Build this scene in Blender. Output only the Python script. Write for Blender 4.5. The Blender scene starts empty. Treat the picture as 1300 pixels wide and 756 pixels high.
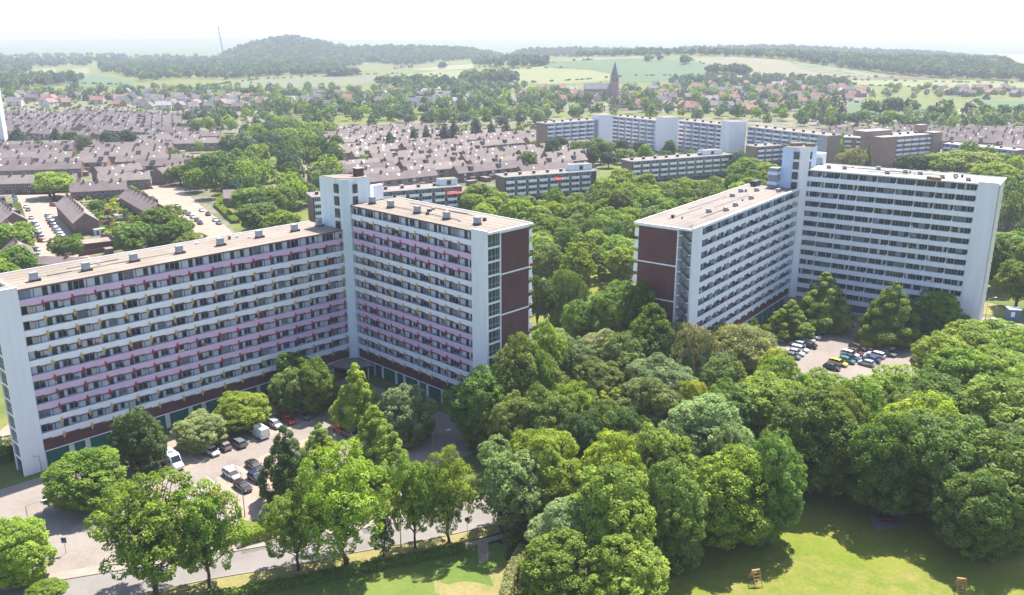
import bpy, bmesh, math, random
import numpy as np
random.seed(7)
rng = np.random.default_rng(7)
S = bpy.context.scene
COL = S.collection
R = math.radians

# ------------------------------------------------------------------ camera model (metres, camera above the origin)
F, PITCH, H = 1098.7, R(16.72), 75.72
CP, SP = math.cos(PITCH), math.sin(PITCH)

def ray(px, py):
    du = -(py - 378) / F
    return np.array([(px - 650) / F, CP + du * SP, -SP + du * CP])

def P(px, py, z=0.0):
    d = ray(px, py); t = (z - H) / d[2]
    return np.array([d[0] * t, d[1] * t])

def px_of(x, y, z=0.0):
    d = y * CP - (z - H) * SP; u = y * SP + (z - H) * CP
    return 650 + F * x / d, 378 - F * u / d

# ------------------------------------------------------------------ terrain
def _z_at(px, py, Y):
    d = ray(px, py); return H + d[2] * Y / d[1]
R1 = [(-600,112),(0,108),(270,104),(330,100),(430,97),(520,94),(600,87),(640,82),(720,75),(800,72),(900,71),(1000,74),(1100,79),(1300,84),(1900,88)]
R2 = [(-600,76),(0,75),(110,73),(230,76),(270,72),(300,60),(330,54),(352,49),(372,48),(400,53),(440,61),(520,60),(570,59),(610,63),(630,71),(648,72),(668,63),(740,63),(800,65),(860,63),(940,61),(1000,61),(1100,66),(1180,68),(1260,75),(1290,82),(1900,84)]
R3 = [(-600,53),(0,51),(100,50),(300,48.5),(420,50),(700,51),(850,52),(1000,54),(1150,53),(1300,55),(1900,55)]
def _ridge(pts, Yr):
    us, zs = [], []
    for a, b in pts:
        us.append(ray(a, b)[0] / ray(a, b)[1]); zs.append(max(0.0, _z_at(a, b, Yr)))
    return np.array(us), np.array(zs)
RID = [(1950., 420., 900., _ridge(R1, 1950.)), (3400., 750., 700., _ridge(R2, 3400.)), (9500., 3500., 2500., _ridge(R3, 9500.))]
def terr(X, Y):
    X = np.asarray(X, float); Y = np.asarray(Y, float)
    u = X / np.maximum(Y, 300.); h = np.zeros_like(X + Y)
    for Yr, w0, w1, (us, zs) in RID:
        a = np.interp(u, us, zs)
        d = np.where(Y < Yr, (Yr - Y) / w0, (Y - Yr) / w1)
        b = np.exp(-d * d * 1.2)
        h = np.maximum(h, a * b)
    f = np.clip((Y - 1250.) / 350., 0, 1)
    wob = 1.5 * np.sin(X / 173. + 1.3) * np.cos(Y / 211.) + 1.2 * np.sin(X / 71. + Y / 97.)
    return (h + wob * 0.6) * f * f * (3 - 2 * f)

def G3(px, py):
    """point of the terrain seen at a pixel"""
    d = ray(px, py)
    ts = np.geomspace(60, 15500, 2600)
    zz = H + d[2] * ts
    g = terr(d[0] * ts, d[1] * ts)
    i = np.nonzero(zz <= g)[0]
    t = ts[i[0]] if len(i) else 15000.
    return np.array([d[0] * t, d[1] * t, float(terr(d[0] * t, d[1] * t))])

# ------------------------------------------------------------------ materials
MATS = {}
def new_mat(name):
    m = bpy.data.materials.new(name); m.use_nodes = True
    nt = m.node_tree; b = nt.nodes['Principled BSDF']; MATS[name] = m
    return m, nt, b
def N(nt, typ, **kw):
    n = nt.nodes.new(typ)
    for k, v in kw.items():
        if k in n.inputs: n.inputs[k].default_value = v
        else: setattr(n, k, v)
    return n
def plain(name, col, rough=0.7, var=0.12, scale=0.5, spec=0.3, metal=0.0, scale2=None, stretch=None):
    """solid colour with two octaves of real unevenness (dirt, weather, age)"""
    m, nt, b = new_mat(name)
    tc = N(nt, 'ShaderNodeTexCoord'); src = tc.outputs['Object']
    if stretch:
        mp = N(nt, 'ShaderNodeMapping'); mp.inputs['Scale'].default_value = stretch
        nt.links.new(src, mp.inputs['Vector']); src = mp.outputs['Vector']
    n1 = N(nt, 'ShaderNodeTexNoise', Scale=scale, Detail=6.0, Roughness=0.6)
    nt.links.new(src, n1.inputs['Vector'])
    rp = N(nt, 'ShaderNodeValToRGB')
    e = rp.color_ramp.elements
    e[0].position, e[1].position = 0.3, 0.72
    e[0].color = tuple(c * (1 - var) for c in col) + (1,)
    e[1].color = tuple(min(1, c * (1 + var * 0.8)) for c in col) + (1,)
    nt.links.new(n1.outputs['Fac'], rp.inputs['Fac'])
    nt.links.new(rp.outputs['Color'], b.inputs['Base Color'])
    b.inputs['Roughness'].default_value = rough
    b.inputs['Specular IOR Level'].default_value = spec
    b.inputs['Metallic'].default_value = metal
    return m
def ramp_mat(name, stops, scale=0.05, rough=0.9, scale2=0.9, mixf=0.35, detail=8.0, bump=0.0, rnd=0.0):
    m, nt, b = new_mat(name)
    tc = N(nt, 'ShaderNodeTexCoord')
    n1 = N(nt, 'ShaderNodeTexNoise', Scale=scale, Detail=detail, Roughness=0.62)
    n2 = N(nt, 'ShaderNodeTexNoise', Scale=scale2, Detail=5.0, Roughness=0.7)
    nt.links.new(tc.outputs['Object'], n1.inputs['Vector']); nt.links.new(tc.outputs['Object'], n2.inputs['Vector'])
    mx = N(nt, 'ShaderNodeMix'); mx.data_type = 'FLOAT'; mx.inputs[0].default_value = mixf
    nt.links.new(n1.outputs['Fac'], mx.inputs[2]); nt.links.new(n2.outputs['Fac'], mx.inputs[3])
    rp = N(nt, 'ShaderNodeValToRGB'); el = rp.color_ramp.elements
    while len(el) < len(stops): el.new(0.5)
    for e, (p, c) in zip(el, stops): e.position = p; e.color = tuple(c) + (1,)
    nt.links.new(mx.outputs[0], rp.inputs['Fac']); nt.links.new(rp.outputs['Color'], b.inputs['Base Color'])
    if rnd:
        oi = N(nt, 'ShaderNodeObjectInfo'); hs = N(nt, 'ShaderNodeHueSaturation')
        mr = N(nt, 'ShaderNodeMapRange'); mr.inputs['To Min'].default_value = 1 - rnd; mr.inputs['To Max'].default_value = 1 + rnd
        m2 = N(nt, 'ShaderNodeMapRange'); m2.inputs['To Min'].default_value = .485; m2.inputs['To Max'].default_value = .515
        nt.links.new(oi.outputs['Random'], mr.inputs['Value']); nt.links.new(mr.outputs[0], hs.inputs['Value'])
        nt.links.new(oi.outputs['Random'], m2.inputs['Value']); nt.links.new(m2.outputs[0], hs.inputs['Hue'])
        nt.links.new(rp.outputs['Color'], hs.inputs['Color']); nt.links.new(hs.outputs['Color'], b.inputs['Base Color'])
    b.inputs['Roughness'].default_value = rough; b.inputs['Specular IOR Level'].default_value = 0.2
    if bump:
        bp = N(nt, 'ShaderNodeBump', Strength=bump, Distance=0.2)
        nt.links.new(n2.outputs['Fac'], bp.inputs['Height']); nt.links.new(bp.outputs['Normal'], b.inputs['Normal'])
    return m
def brick_mat(name, c1, c2, mortar, scale=1.0):
    m, nt, b = new_mat(name)
    tc = N(nt, 'ShaderNodeTexCoord'); sx = N(nt, 'ShaderNodeSeparateXYZ'); cx = N(nt, 'ShaderNodeCombineXYZ')
    nt.links.new(tc.outputs['Object'], sx.inputs[0])
    ad = N(nt, 'ShaderNodeMath'); ad.operation = 'ADD'
    nt.links.new(sx.outputs['X'], ad.inputs[0]); nt.links.new(sx.outputs['Y'], ad.inputs[1])
    nt.links.new(ad.outputs[0], cx.inputs['X']); nt.links.new(sx.outputs['Z'], cx.inputs['Y'])
    br = N(nt, 'ShaderNodeTexBrick', Scale=scale)
    br.inputs['Color1'].default_value = c1 + (1,); br.inputs['Color2'].default_value = c2 + (1,); br.inputs['Mortar'].default_value = mortar + (1,)
    br.inputs['Mortar Size'].default_value = 0.012; br.inputs['Brick Width'].default_value = 0.42; br.inputs['Row Height'].default_value = 0.14
    nt.links.new(cx.outputs[0], br.inputs['Vector'])
    nz = N(nt, 'ShaderNodeTexNoise', Scale=0.35, Detail=6.0)
    nt.links.new(tc.outputs['Object'], nz.inputs['Vector'])
    mm = N(nt, 'ShaderNodeMix'); mm.data_type = 'RGBA'; mm.blend_type = 'MULTIPLY'; mm.inputs[0].default_value = 0.5
    rp = N(nt, 'ShaderNodeValToRGB'); rp.color_ramp.elements[0].color = (.62, .6, .58, 1); rp.color_ramp.elements[0].position = .3; rp.color_ramp.elements[1].position = .7
    nt.links.new(nz.outputs['Fac'], rp.inputs['Fac'])
    nt.links.new(br.outputs['Color'], mm.inputs[6]); nt.links.new(rp.outputs['Color'], mm.inputs[7])
    nt.links.new(mm.outputs[2], b.inputs['Base Color'])
    b.inputs['Roughness'].default_value = 0.85; b.inputs['Specular IOR Level'].default_value = 0.2
    return m
def glass_mat(name, col=(.03, .04, .05), rough=0.08, spec=0.6):
    m, nt, b = new_mat(name)
    b.inputs['Base Color'].default_value = col + (1,); b.inputs['Roughness'].default_value = rough
    b.inputs['Specular IOR Level'].default_value = spec
    return m
def tint_mat(name, rough=0.4, spec=0.5, coat=0.0, rand=0.0):
    """takes its colour from the object (car paint, house walls)"""
    m, nt, b = new_mat(name)
    oi = N(nt, 'ShaderNodeObjectInfo')
    tc = N(nt, 'ShaderNodeTexCoord'); nz = N(nt, 'ShaderNodeTexNoise', Scale=0.8, Detail=5.0)
    nt.links.new(tc.outputs['Object'], nz.inputs['Vector'])
    hs = N(nt, 'ShaderNodeHueSaturation')
    mr = N(nt, 'ShaderNodeMapRange'); mr.inputs['To Min'].default_value = 1 - rand; mr.inputs['To Max'].default_value = 1 + rand
    nt.links.new(nz.outputs['Fac'], mr.inputs['Value']); nt.links.new(mr.outputs[0], hs.inputs['Value'])
    nt.links.new(oi.outputs['Color'], hs.inputs['Color']); nt.links.new(hs.outputs['Color'], b.inputs['Base Color'])
    b.inputs['Roughness'].default_value = rough; b.inputs['Specular IOR Level'].default_value = spec
    b.inputs['Coat Weight'].default_value = coat
    return m
def leaf_mat(name, use_obj=True, col=(.07, .11, .03), trans=0.34):
    m, nt, b = new_mat(name)
    nt.nodes.remove(b)
    out = nt.nodes['Material Output']
    at = N(nt, 'ShaderNodeAttribute'); at.attribute_name = 'lf'
    hs = N(nt, 'ShaderNodeHueSaturation')
    v = N(nt, 'ShaderNodeMapRange'); v.inputs['To Min'].default_value = 0.62; v.inputs['To Max'].default_value = 1.35
    hu = N(nt, 'ShaderNodeMapRange'); hu.inputs['To Min'].default_value = 0.515; hu.inputs['To Max'].default_value = 0.485
    nt.links.new(at.outputs['Fac'], v.inputs['Value']); nt.links.new(at.outputs['Fac'], hu.inputs['Value'])
    nt.links.new(v.outputs[0], hs.inputs['Value']); nt.links.new(hu.outputs[0], hs.inputs['Hue'])
    if use_obj:
        oi = N(nt, 'ShaderNodeObjectInfo'); nt.links.new(oi.outputs['Color'], hs.inputs['Color'])
    else:
        a2 = N(nt, 'ShaderNodeAttribute'); a2.attribute_name = 'lc'; nt.links.new(a2.outputs['Color'], hs.inputs['Color'])
    df = N(nt, 'ShaderNodeBsdfDiffuse'); tr = N(nt, 'ShaderNodeBsdfTranslucent')
    gl = N(nt, 'ShaderNodeBsdfGlossy', Roughness=0.5)
    gl.inputs['Color'].default_value = (1, 1, 1, 1)
    h2 = N(nt, 'ShaderNodeHueSaturation', Saturation=1.2, Value=1.6); h2.inputs['Hue'].default_value = 0.485
    nt.links.new(hs.outputs['Color'], df.inputs['Color']); nt.links.new(hs.outputs['Color'], h2.inputs['Color'])
    nt.links.new(h2.outputs['Color'], tr.inputs['Color'])
    m1 = N(nt, 'ShaderNodeMixShader', Fac=trans); m2 = N(nt, 'ShaderNodeMixShader', Fac=0.012)
    nt.links.new(df.outputs[0], m1.inputs[1]); nt.links.new(tr.outputs[0], m1.inputs[2])
    nt.links.new(m1.outputs[0], m2.inputs[1]); nt.links.new(gl.outputs[0], m2.inputs[2])
    nt.links.new(m2.outputs[0], out.inputs['Surface'])
    return m

M = {}
M['white'] = plain('painted_concrete_white', (.79, .77, .81), .6, .07, .9, stretch=(1, 1, .10))
M['white2'] = plain('fascia_white', (.83, .81, .845), .55, .06, .8, stretch=(1, 1, .15))
M['cyan'] = plain('tower_pale_cyan', (.63, .71, .76), .6, .09, .9, stretch=(1, 1, .10))
M['blue'] = plain('tower_pale_blue', (.50, .61, .79), .6, .08, .9, stretch=(1, 1, .10))
M['pink'] = plain('fascia_pink', (.68, .46, .62), .55, .06, .4, stretch=(1, 1, .3))
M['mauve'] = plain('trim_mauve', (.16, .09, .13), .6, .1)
M['panel'] = plain('wall_panel', (.72, .73, .80), .6, .06, .6)
M['panelB'] = plain('wall_panel_blue_grey', (.30, .32, .42), .6, .08, .6)
M['panelC'] = plain('wall_panel_dark_grey', (.17, .19, .20), .5, .1, .6)
M['cream'] = plain('render_cream', (.62, .58, .50), .7, .08, .4)
M['brick'] = brick_mat('brick_purple_brown', (.150, .065, .060), (.115, .052, .050), (.15, .09, .085))
M['brick2'] = brick_mat('brick_brown', (.33, .215, .165), (.28, .18, .14), (.33, .26, .22))
M['brick3'] = brick_mat('brick_terrace', (.22, .13, .10), (.17, .10, .085), (.25, .2, .17))
M['tan'] = brick_mat('brick_tan', (.30, .21, .14), (.26, .18, .12), (.32, .26, .2))
M['roof'] = ramp_mat('roof_gravel', [(.3, (.165, .138, .112)), (.45, (.235, .195, .16)), (.58, (.275, .23, .19)), (.7, (.33, .28, .235))], .10, .95, 2.2, .35)
M['roofw'] = ramp_mat('roof_gravel_pale', [(.3, (.25, .232, .21)), (.45, (.33, .305, .275)), (.58, (.37, .345, .31)), (.7, (.43, .40, .365))], .10, .95, 2.2, .35)
M['roofb'] = ramp_mat('roof_gravel_dusty', [(.3, (.165, .14, .122)), (.45, (.225, .19, .165)), (.58, (.26, .222, .195)), (.7, (.31, .265, .235))], .10, .95, 2.2, .35)
M['door'] = plain('door_dark', (.045, .06, .075), .45, .1)
M['green'] = plain('garage_green', (.02, .15, .125), .45, .1)
M['teal'] = plain('garage_teal', (.03, .17, .20), .45, .1)
M['glass'] = glass_mat('window_glass')
M['glass2'] = glass_mat('window_glass_curtain', (.20, .22, .23), .15, .4)
M['glass3'] = glass_mat('stair_glass', (.05, .07, .07), .1, .5)
M['redcur'] = glass_mat('window_red_curtain', (.22, .03, .03), .3, .4)
M['frame'] = plain('window_frame_grey', (.36, .39, .45), .5, .05)
M['yellow'] = plain('bracket_ochre', (.60, .37, .12), .5, .08)
M['red'] = plain('bracket_red', (.36, .02, .04), .5, .08)
M['awning'] = plain('awning_red', (.62, .06, .05), .7, .08)
M['steel'] = plain('galvanised', (.30, .31, .33), .5, .15, 2.0, .4, .3)
M['dark'] = plain('dark_metal', (.05, .05, .055), .5, .1)
M['tile'] = ramp_mat('roof_tile_brown', [(.28, (.135, .106, .098)), (.5, (.195, .156, .144)), (.72, (.26, .212, .197))], .18, .85, 3.0, .5, rnd=.2)
M['rufous'] = ramp_mat('roof_tile_red', [(.25, (.24, .125, .085)), (.5, (.30, .165, .12)), (.75, (.36, .205, .155))], .2, .85, 3.0, .5)
M['slate'] = ramp_mat('roof_slate', [(.25, (.12, .12, .135)), (.5, (.17, .17, .19)), (.75, (.22, .22, .24))], .2, .8, 3.0, .5)
M['asphalt'] = ramp_mat('asphalt_worn', [(.3, (.165, .140, .122)), (.45, (.225, .190, .165)), (.56, (.255, .215, .19)), (.72, (.31, .265, .235))], .09, .9, 1.3, .4)
M['asphd'] = ramp_mat('asphalt_road', [(.3, (.145, .13, .122)), (.46, (.20, .18, .168)), (.58, (.225, .203, .19)), (.72, (.27, .245, .228))], .11, .9, 1.5, .35)
M['paver'] = ramp_mat('pavers_warm', [(.3, (.22, .165, .13)), (.5, (.31, .24, .195)), (.7, (.38, .305, .255))], .25, .9, 2.2, .5)
M['conc'] = ramp_mat('concrete_slab', [(.3, (.21, .18, .15)), (.5, (.28, .24, .20)), (.7, (.34, .295, .25))], .35, .9, 2.4, .5)
M['paint'] = plain('road_paint', (.72, .72, .70), .6, .15, 2.0)
M['grass'] = ramp_mat('grass_rough', [(.2, (.055, .085, .022)), (.45, (.10, .13, .03)), (.6, (.17, .165, .045)), (.8, (.24, .20, .075))], .06, .95, 1.2, .35, bump=.5)
M['lawn'] = ramp_mat('lawn_dry', [(.3, (.085, .135, .012)), (.44, (.135, .172, .018)), (.54, (.185, .188, .030)), (.64, (.235, .205, .06)), (.74, (.27, .22, .10))], .10, .95, 1.3, .38, bump=.5)
M['meadow'] = ramp_mat('meadow_green', [(.22, (.060, .105, .018)), (.45, (.095, .150, .026)), (.6, (.145, .180, .04)), (.75, (.24, .205, .085))], .09, .95, 1.4, .38, bump=.5)
M['dryverge'] = ramp_mat('verge_dry', [(.3, (.13, .145, .035)), (.5, (.225, .20, .075)), (.7, (.30, .25, .12))], .25, .95, 2.0, .45, bump=.5)
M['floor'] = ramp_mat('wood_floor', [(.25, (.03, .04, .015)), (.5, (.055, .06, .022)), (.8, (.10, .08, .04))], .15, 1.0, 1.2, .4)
M['town'] = ramp_mat('town_paving', [(.32, (.06, .085, .03)), (.44, (.095, .11, .045)), (.52, (.17, .15, .11)), (.62, (.27, .22, .185)), (.75, (.33, .275, .235))], .05, .95, .4, .45)
M['bark'] = plain('bark', (.085, .065, .05), .95, .3, 3.0)
M['tyre'] = plain('tyre', (.02, .02, .02), .8, .1)
M['carpaint'] = tint_mat('car_paint', .28, .5, .6)
M['carglass'] = glass_mat('car_glass', (.015, .018, .02), .05, .7)
M['lampw'] = plain('headlamp', (.7, .7, .68), .2, .05, spec=.6)
M['lampr'] = plain('tail_lamp', (.4, .01, .01), .3, .05)
M['wall'] = tint_mat('house_wall', .85, .2, rand=.12)
M['wood'] = plain('timber_warm', (.42, .22, .09), .75, .2, 2.0)
M['woodr'] = plain('timber_red', (.16, .035, .03), .7, .15, 2.0)
M['kiosk'] = plain('kiosk_blue', (.07, .13, .25), .5, .1)
M['skip'] = plain('skip_yellow', (.62, .42, .05), .5, .15)
M['leaf'] = leaf_mat('leaf', True)
M['leafs'] = leaf_mat('leaf_mass', False)
M['leafs'].name = 'leaf_mass'

# ------------------------------------------------------------------ object helpers
def tag(o, label=None, cat=None, group=None, kind=None):
    if label: o['label'] = label
    if cat: o['category'] = cat
    if group: o['group'] = group
    if kind: o['kind'] = kind
    return o
def empty(name, loc, rz=0.0, **kw):
    o = bpy.data.objects.new(name, None); COL.objects.link(o)
    o.location = loc; o.rotation_euler = (0, 0, rz); o.empty_display_size = 1.0
    tag(o, **kw); return o
def link(name, me, parent=None, loc=(0, 0, 0), rz=0.0):
    o = bpy.data.objects.new(name, me); COL.objects.link(o)
    o.location = loc; o.rotation_euler = (0, 0, rz)
    if parent is not None: o.parent = parent
    return o
def copy_tree(o, parent=None):
    c = o.copy(); COL.objects.link(c)
    if parent is not None: c.parent = parent
    for ch in list(KIDS.get(o.name, [])):
        k = copy_tree(ch, c); KIDS.setdefault(c.name, []).append(k)
    return c
KIDS = {}
def kid(parent, o):
    KIDS.setdefault(parent.name, []).append(o); return o

class Fr:
    """local frame: origin, direction u along a facade, n inward"""
    def __init__(s, o, u):
        s.o = np.array(o[:2], float); s.u = np.array(u, float) / np.hypot(*u); s.n = np.array([-s.u[1], s.u[0]])
        s.ang = math.atan2(s.u[1], s.u[0])
    def __call__(s, t, d): return s.o + s.u * t + s.n * d
ID = Fr((0, 0), (1, 0))

class MB:
    def __init__(s): s.v, s.f, s.m, s.ml = [], [], [], []
    def mi(s, mat):
        if mat not in s.ml: s.ml.append(mat)
        return s.ml.index(mat)
    def poly(s, pts, mat):
        i = len(s.v); s.v += [tuple(p) for p in pts]; s.f.append(tuple(range(i, i + len(pts)))); s.m.append(s.mi(mat))
    def box(s, fr, t0, t1, d0, d1, z0, z1, mat, top=None):
        if t1 < t0: t0, t1 = t1, t0
        if d1 < d0: d0, d1 = d1, d0
        a = [fr(t0, d0), fr(t1, d0), fr(t1, d1), fr(t0, d1)]
        i = len(s.v)
        s.v += [(p[0], p[1], z0) for p in a] + [(p[0], p[1], z1) for p in a]
        k = s.mi(mat); kt = s.mi(top) if top else k
        for q, mm in (((0, 3, 2, 1), k), ((4, 5, 6, 7), kt), ((0, 1, 5, 4), k), ((1, 2, 6, 5), k), ((2, 3, 7, 6), k), ((3, 0, 4, 7), k)):
            s.f.append(tuple(i + j for j in q)); s.m.append(mm)
    def prism(s, pts, z0, z1, mat, top=None):
        """pts: ccw xy outline"""
        i = len(s.v); n = len(pts)
        s.v += [(p[0], p[1], z0) for p in pts] + [(p[0], p[1], z1) for p in pts]
        k = s.mi(mat); kt = s.mi(top) if top else k
        s.f.append(tuple(i + j for j in reversed(range(n)))); s.m.append(k)
        s.f.append(tuple(i + n + j for j in range(n))); s.m.append(kt)
        for j in range(n):
            s.f.append((i + j, i + (j + 1) % n, i + n + (j + 1) % n, i + n + j)); s.m.append(k)
    def side(s, fr, pts, d0, d1, mat):
        """outline in (t, z), extruded along depth d"""
        i = len(s.v); n = len(pts)
        for d in (d0, d1):
            for t, z in pts:
                q = fr(t, d); s.v.append((q[0], q[1], z))
        k = s.mi(mat)
        s.f.append(tuple(i + j for j in range(n))); s.m.append(k)
        s.f.append(tuple(i + n + j for j in reversed(range(n)))); s.m.append(k)
        for j in range(n):
            s.f.append((i + (j + 1) % n, i + j, i + n + j, i + n + (j + 1) % n)); s.m.append(k)
    def tube(s, a, b, r0, r1, mat, n=7, cap=True):
        a = np.array(a, float); b = np.array(b, float); w = b - a; L = np.linalg.norm(w)
        if L < 1e-6: return
        w /= L; x = np.cross(w, (0, 0, 1) if abs(w[2]) < .9 else (1, 0, 0)); x /= np.linalg.norm(x); y = np.cross(w, x)
        i = len(s.v); k = s.mi(mat)
        for c, r in ((a, r0), (b, r1)):
            for j in range(n):
                an = 2 * math.pi * j / n; q = c + r * (x * math.cos(an) + y * math.sin(an)); s.v.append(tuple(q))
        for j in range(n):
            s.f.append((i + j, i + (j + 1) % n, i + n + (j + 1) % n, i + n + j)); s.m.append(k)
        if cap:
            s.f.append(tuple(i + j for j in reversed(range(n)))); s.m.append(k)
            s.f.append(tuple(i + n + j for j in range(n))); s.m.append(k)
    def mesh(s, name, off=(0, 0, 0)):
        me = bpy.data.meshes.new(name)
        v = np.array(s.v, float) - np.array(off, float)
        me.from_pydata(v.tolist(), [], s.f)
        for m in s.ml: me.materials.append(M[m])
        me.polygons.foreach_set('material_index', s.m); me.update()
        return me
    def build(s, name, parent=None, off=None):
        if off is None: off = parent.location if parent is not None else (0, 0, 0)
        o = link(name, s.mesh(name, off), parent)
        return o

def sheet(name, pts, z, mat, kind='structure', sub=0):
    """flat sheet from an outline of ground points"""
    mb = MB(); mb.poly([(p[0], p[1], z) for p in pts], mat)
    if sum(pts[i][0] * pts[(i + 1) % len(pts)][1] - pts[(i + 1) % len(pts)][0] * pts[i][1] for i in range(len(pts))) < 0:
        mb.f = [tuple(reversed(mb.f[0]))]
    o = mb.build(name); o['kind'] = kind; return o
def natural(name, pts, z, mat, seed=1, amp=.9, kind='structure'):
    """ground patch with a ragged edge"""
    rg = random.Random(seed); out = []; n = len(pts)
    for i in range(n):
        a, c = np.array(pts[i], float), np.array(pts[(i + 1) % n], float); L = float(np.hypot(*(c - a))); m = max(1, int(L / 1.1)); m = min(m, 160)
        u = (c - a) / max(L, 1e-6); nn = np.array([-u[1], u[0]]); ph = rg.uniform(0, 6)
        for k in range(m):
            t = k / m; w = min(1., 8 * min(t, 1 - t))
            j = (math.sin(t * L * .35 + ph) * .8 + math.sin(t * L * .9 + ph * 2) * .5 + rg.uniform(-.6, .6)) * amp * w
            out.append(a + (c - a) * t + nn * j)
    bm = bmesh.new(); vs = [bm.verts.new((p[0], p[1], z)) for p in out]; es = [bm.edges.new((vs[i], vs[(i + 1) % len(vs)])) for i in range(len(vs))]
    bmesh.ops.triangle_fill(bm, use_beauty=True, edges=es, normal=(0, 0, 1))
    for f in bm.faces:
        if f.normal.z < 0: f.normal_flip()
    me = bpy.data.meshes.new(name); bm.to_mesh(me); bm.free(); me.materials.append(M[mat]); o = link(name, me); o['kind'] = kind; return o
def inpoly(x, y, poly):
    c = False; n = len(poly); j = n - 1
    for i in range(n):
        xi, yi = poly[i][0], poly[i][1]; xj, yj = poly[j][0], poly[j][1]
        if (yi > y) != (yj > y) and x < (xj - xi) * (y - yi) / (yj - yi) + xi: c = not c
        j = i
    return c
FOOT = []   # footprints where no tree or house may stand
def foot(pts, grow=0.0):
    pts = [np.array(p[:2], float) for p in pts]
    c = sum(pts) / len(pts)
    FOOT.append([tuple(p + (p - c) / (np.hypot(*(p - c)) + 1e-6) * grow) for p in pts])
def free(x, y): return not any(inpoly(x, y, f) for f in FOOT)


# ------------------------------------------------------------------ the two big gallery flats
class Repeat:
    """many equal pieces of one building: the nearest hundred become parts, the rest one part"""
    def __init__(s, name, limit=100): s.name, s.limit, s.items = name, limit, []
    def add(s, me, fr, t, d, z): s.items.append((me, fr, t, d, z))
    def done(s, root):
        def dist(it):
            p = it[1](it[2], it[3]); return p[0] ** 2 + p[1] ** 2 + (H - it[4]) ** 2
        s.items.sort(key=dist)
        rl = root.location
        for me, fr, t, d, z in s.items[:s.limit]:
            p = fr(t, d); link(s.name, me, root, (p[0] - rl[0], p[1] - rl[1], z - rl[2]), fr.ang)
        rest = s.items[s.limit:]
        if not rest: return
        V, Fc, MI, ml, off = [], [], [], [], 0
        for me, fr, t, d, z in rest:
            n = len(me.vertices); co = np.empty(n * 3); me.vertices.foreach_get('co', co); co = co.reshape(-1, 3)
            c, sn = math.cos(fr.ang), math.sin(fr.ang); p = fr(t, d)
            V.append(np.stack([co[:, 0] * c - co[:, 1] * sn + p[0] - rl[0], co[:, 0] * sn + co[:, 1] * c + p[1] - rl[1], co[:, 2] + z - rl[2]], 1))
            for pl in me.polygons:
                Fc.append(tuple(off + i for i in pl.vertices)); mt = me.materials[pl.material_index]
                if mt not in ml: ml.append(mt)
                MI.append(ml.index(mt))
            off += n
        me = bpy.data.meshes.new(s.name); me.from_pydata(np.concatenate(V).tolist(), [], Fc)
        for m in ml: me.materials.append(m)
        me.polygons.foreach_set('material_index', MI); me.update()
        o = link(s.name, me, root); o['kind'] = 'stuff'

def win_mesh(w, h, lights, glass, frame='frame'):
    mb = MB()
    mb.box(ID, 0, w, 0.02, 0.10, 0, h, glass)
    f = .09
    for a, b in ((0, f), (w - f, w)): mb.box(ID, a, b, -.03, .018, 0, h, frame)
    for a, b in ((0, f), (h - f, h)): mb.box(ID, f + .002, w - f - .002, -.03, .018, a, b, frame)
    for k in range(1, lights): mb.box(ID, w * k / lights - .04, w * k / lights + .04, -.03, .018, f + .002, h - f - .002, frame)
    return mb.mesh('window')
def win_half(w, h, lights, glass, cur, part):
    mb = MB(); me0 = win_mesh(w, h, lights, glass)
    mb.v = [tuple(v.co) for v in me0.vertices]; mb.f = [tuple(p.vertices) for p in me0.polygons]
    names = {M[k].name: k for k in M}
    mb.ml = [names[m.name] for m in me0.materials]; mb.m = [p.material_index for p in me0.polygons]
    mb.box(ID, *part, .008, .0195, .1, h - .1, cur); return mb.mesh('window')
def door_mesh(w, h, mat='door'):
    mb = MB(); mb.box(ID, 0, w, 0, .08, 0, h, mat)
    mb.box(ID, .12, w - .12, -.015, -.002, h * .55, h - .15, 'glass3')
    mb.box(ID, w - .16, w - .1, -.05, -.002, h * .45, h * .5, 'steel'); return mb.mesh('door')
def bracket_mesh(mat):
    mb = MB(); mb.box(ID, -.13, .13, -.16, -.005, -.85, .38, mat)
    mb.box(ID, -.34, .34, -.12, -.005, -.40, -.2, mat)
    mb.box(ID, -.04, .04, .02, .10, -1.9, -.2, 'mauve')
    return mb.mesh('bracket')
def garage_mesh(w, h, mat):
    mb = MB(); mb.box(ID, 0, w, 0, .06, 0, h, mat)
    n = 5
    for k in range(n): mb.box(ID, .06, w - .06, -.02, -.003, h * k / n + .04, h * (k + 1) / n - .03, mat)
    return mb.mesh('garage_door')

WIN = {k: win_mesh(*a) for k, a in {'Y': (1.55, 1.55, 2, 'glass'), 'Yc': (1.55, 1.55, 2, 'glass2'), 'X': (1.95, 1.65, 2, 'glass'), 'Xc': (1.95, 1.65, 2, 'glass2'),
       'Xr': (1.95, 1.65, 2, 'redcur'), 'B': (2.6, 1.9, 4, 'glass'), 'Bc': (2.6, 1.9, 3, 'glass2'), 'B2': (1.5, 1.9, 2, 'glass'), 'S': (1.1, 1.6, 2, 'glass')}.items()}
WIN.update({'Yh': win_half(1.55, 1.55, 2, 'glass', 'cream', (.1, .7)), 'Yg': win_half(1.55, 1.55, 2, 'glass', 'panel', (.85, 1.45)), 'Xh': win_half(1.95, 1.65, 2, 'glass', 'panel', (.1, .9)), 'Xg': win_half(1.95, 1.65, 2, 'glass', 'panelB', (.1, 1.85)), 'Xy': win_half(1.95, 1.65, 2, 'glass', 'cream', (1.0, 1.85)),
  'Bh': win_half(2.6, 1.9, 4, 'glass', 'panel', (.1, .62)), 'Bg': win_half(2.6, 1.9, 4, 'glass', 'cream', (1.4, 1.9)), 'Bd': win_half(2.6, 1.9, 2, 'glass3', 'panelB', (.1, 1.25))})
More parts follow.
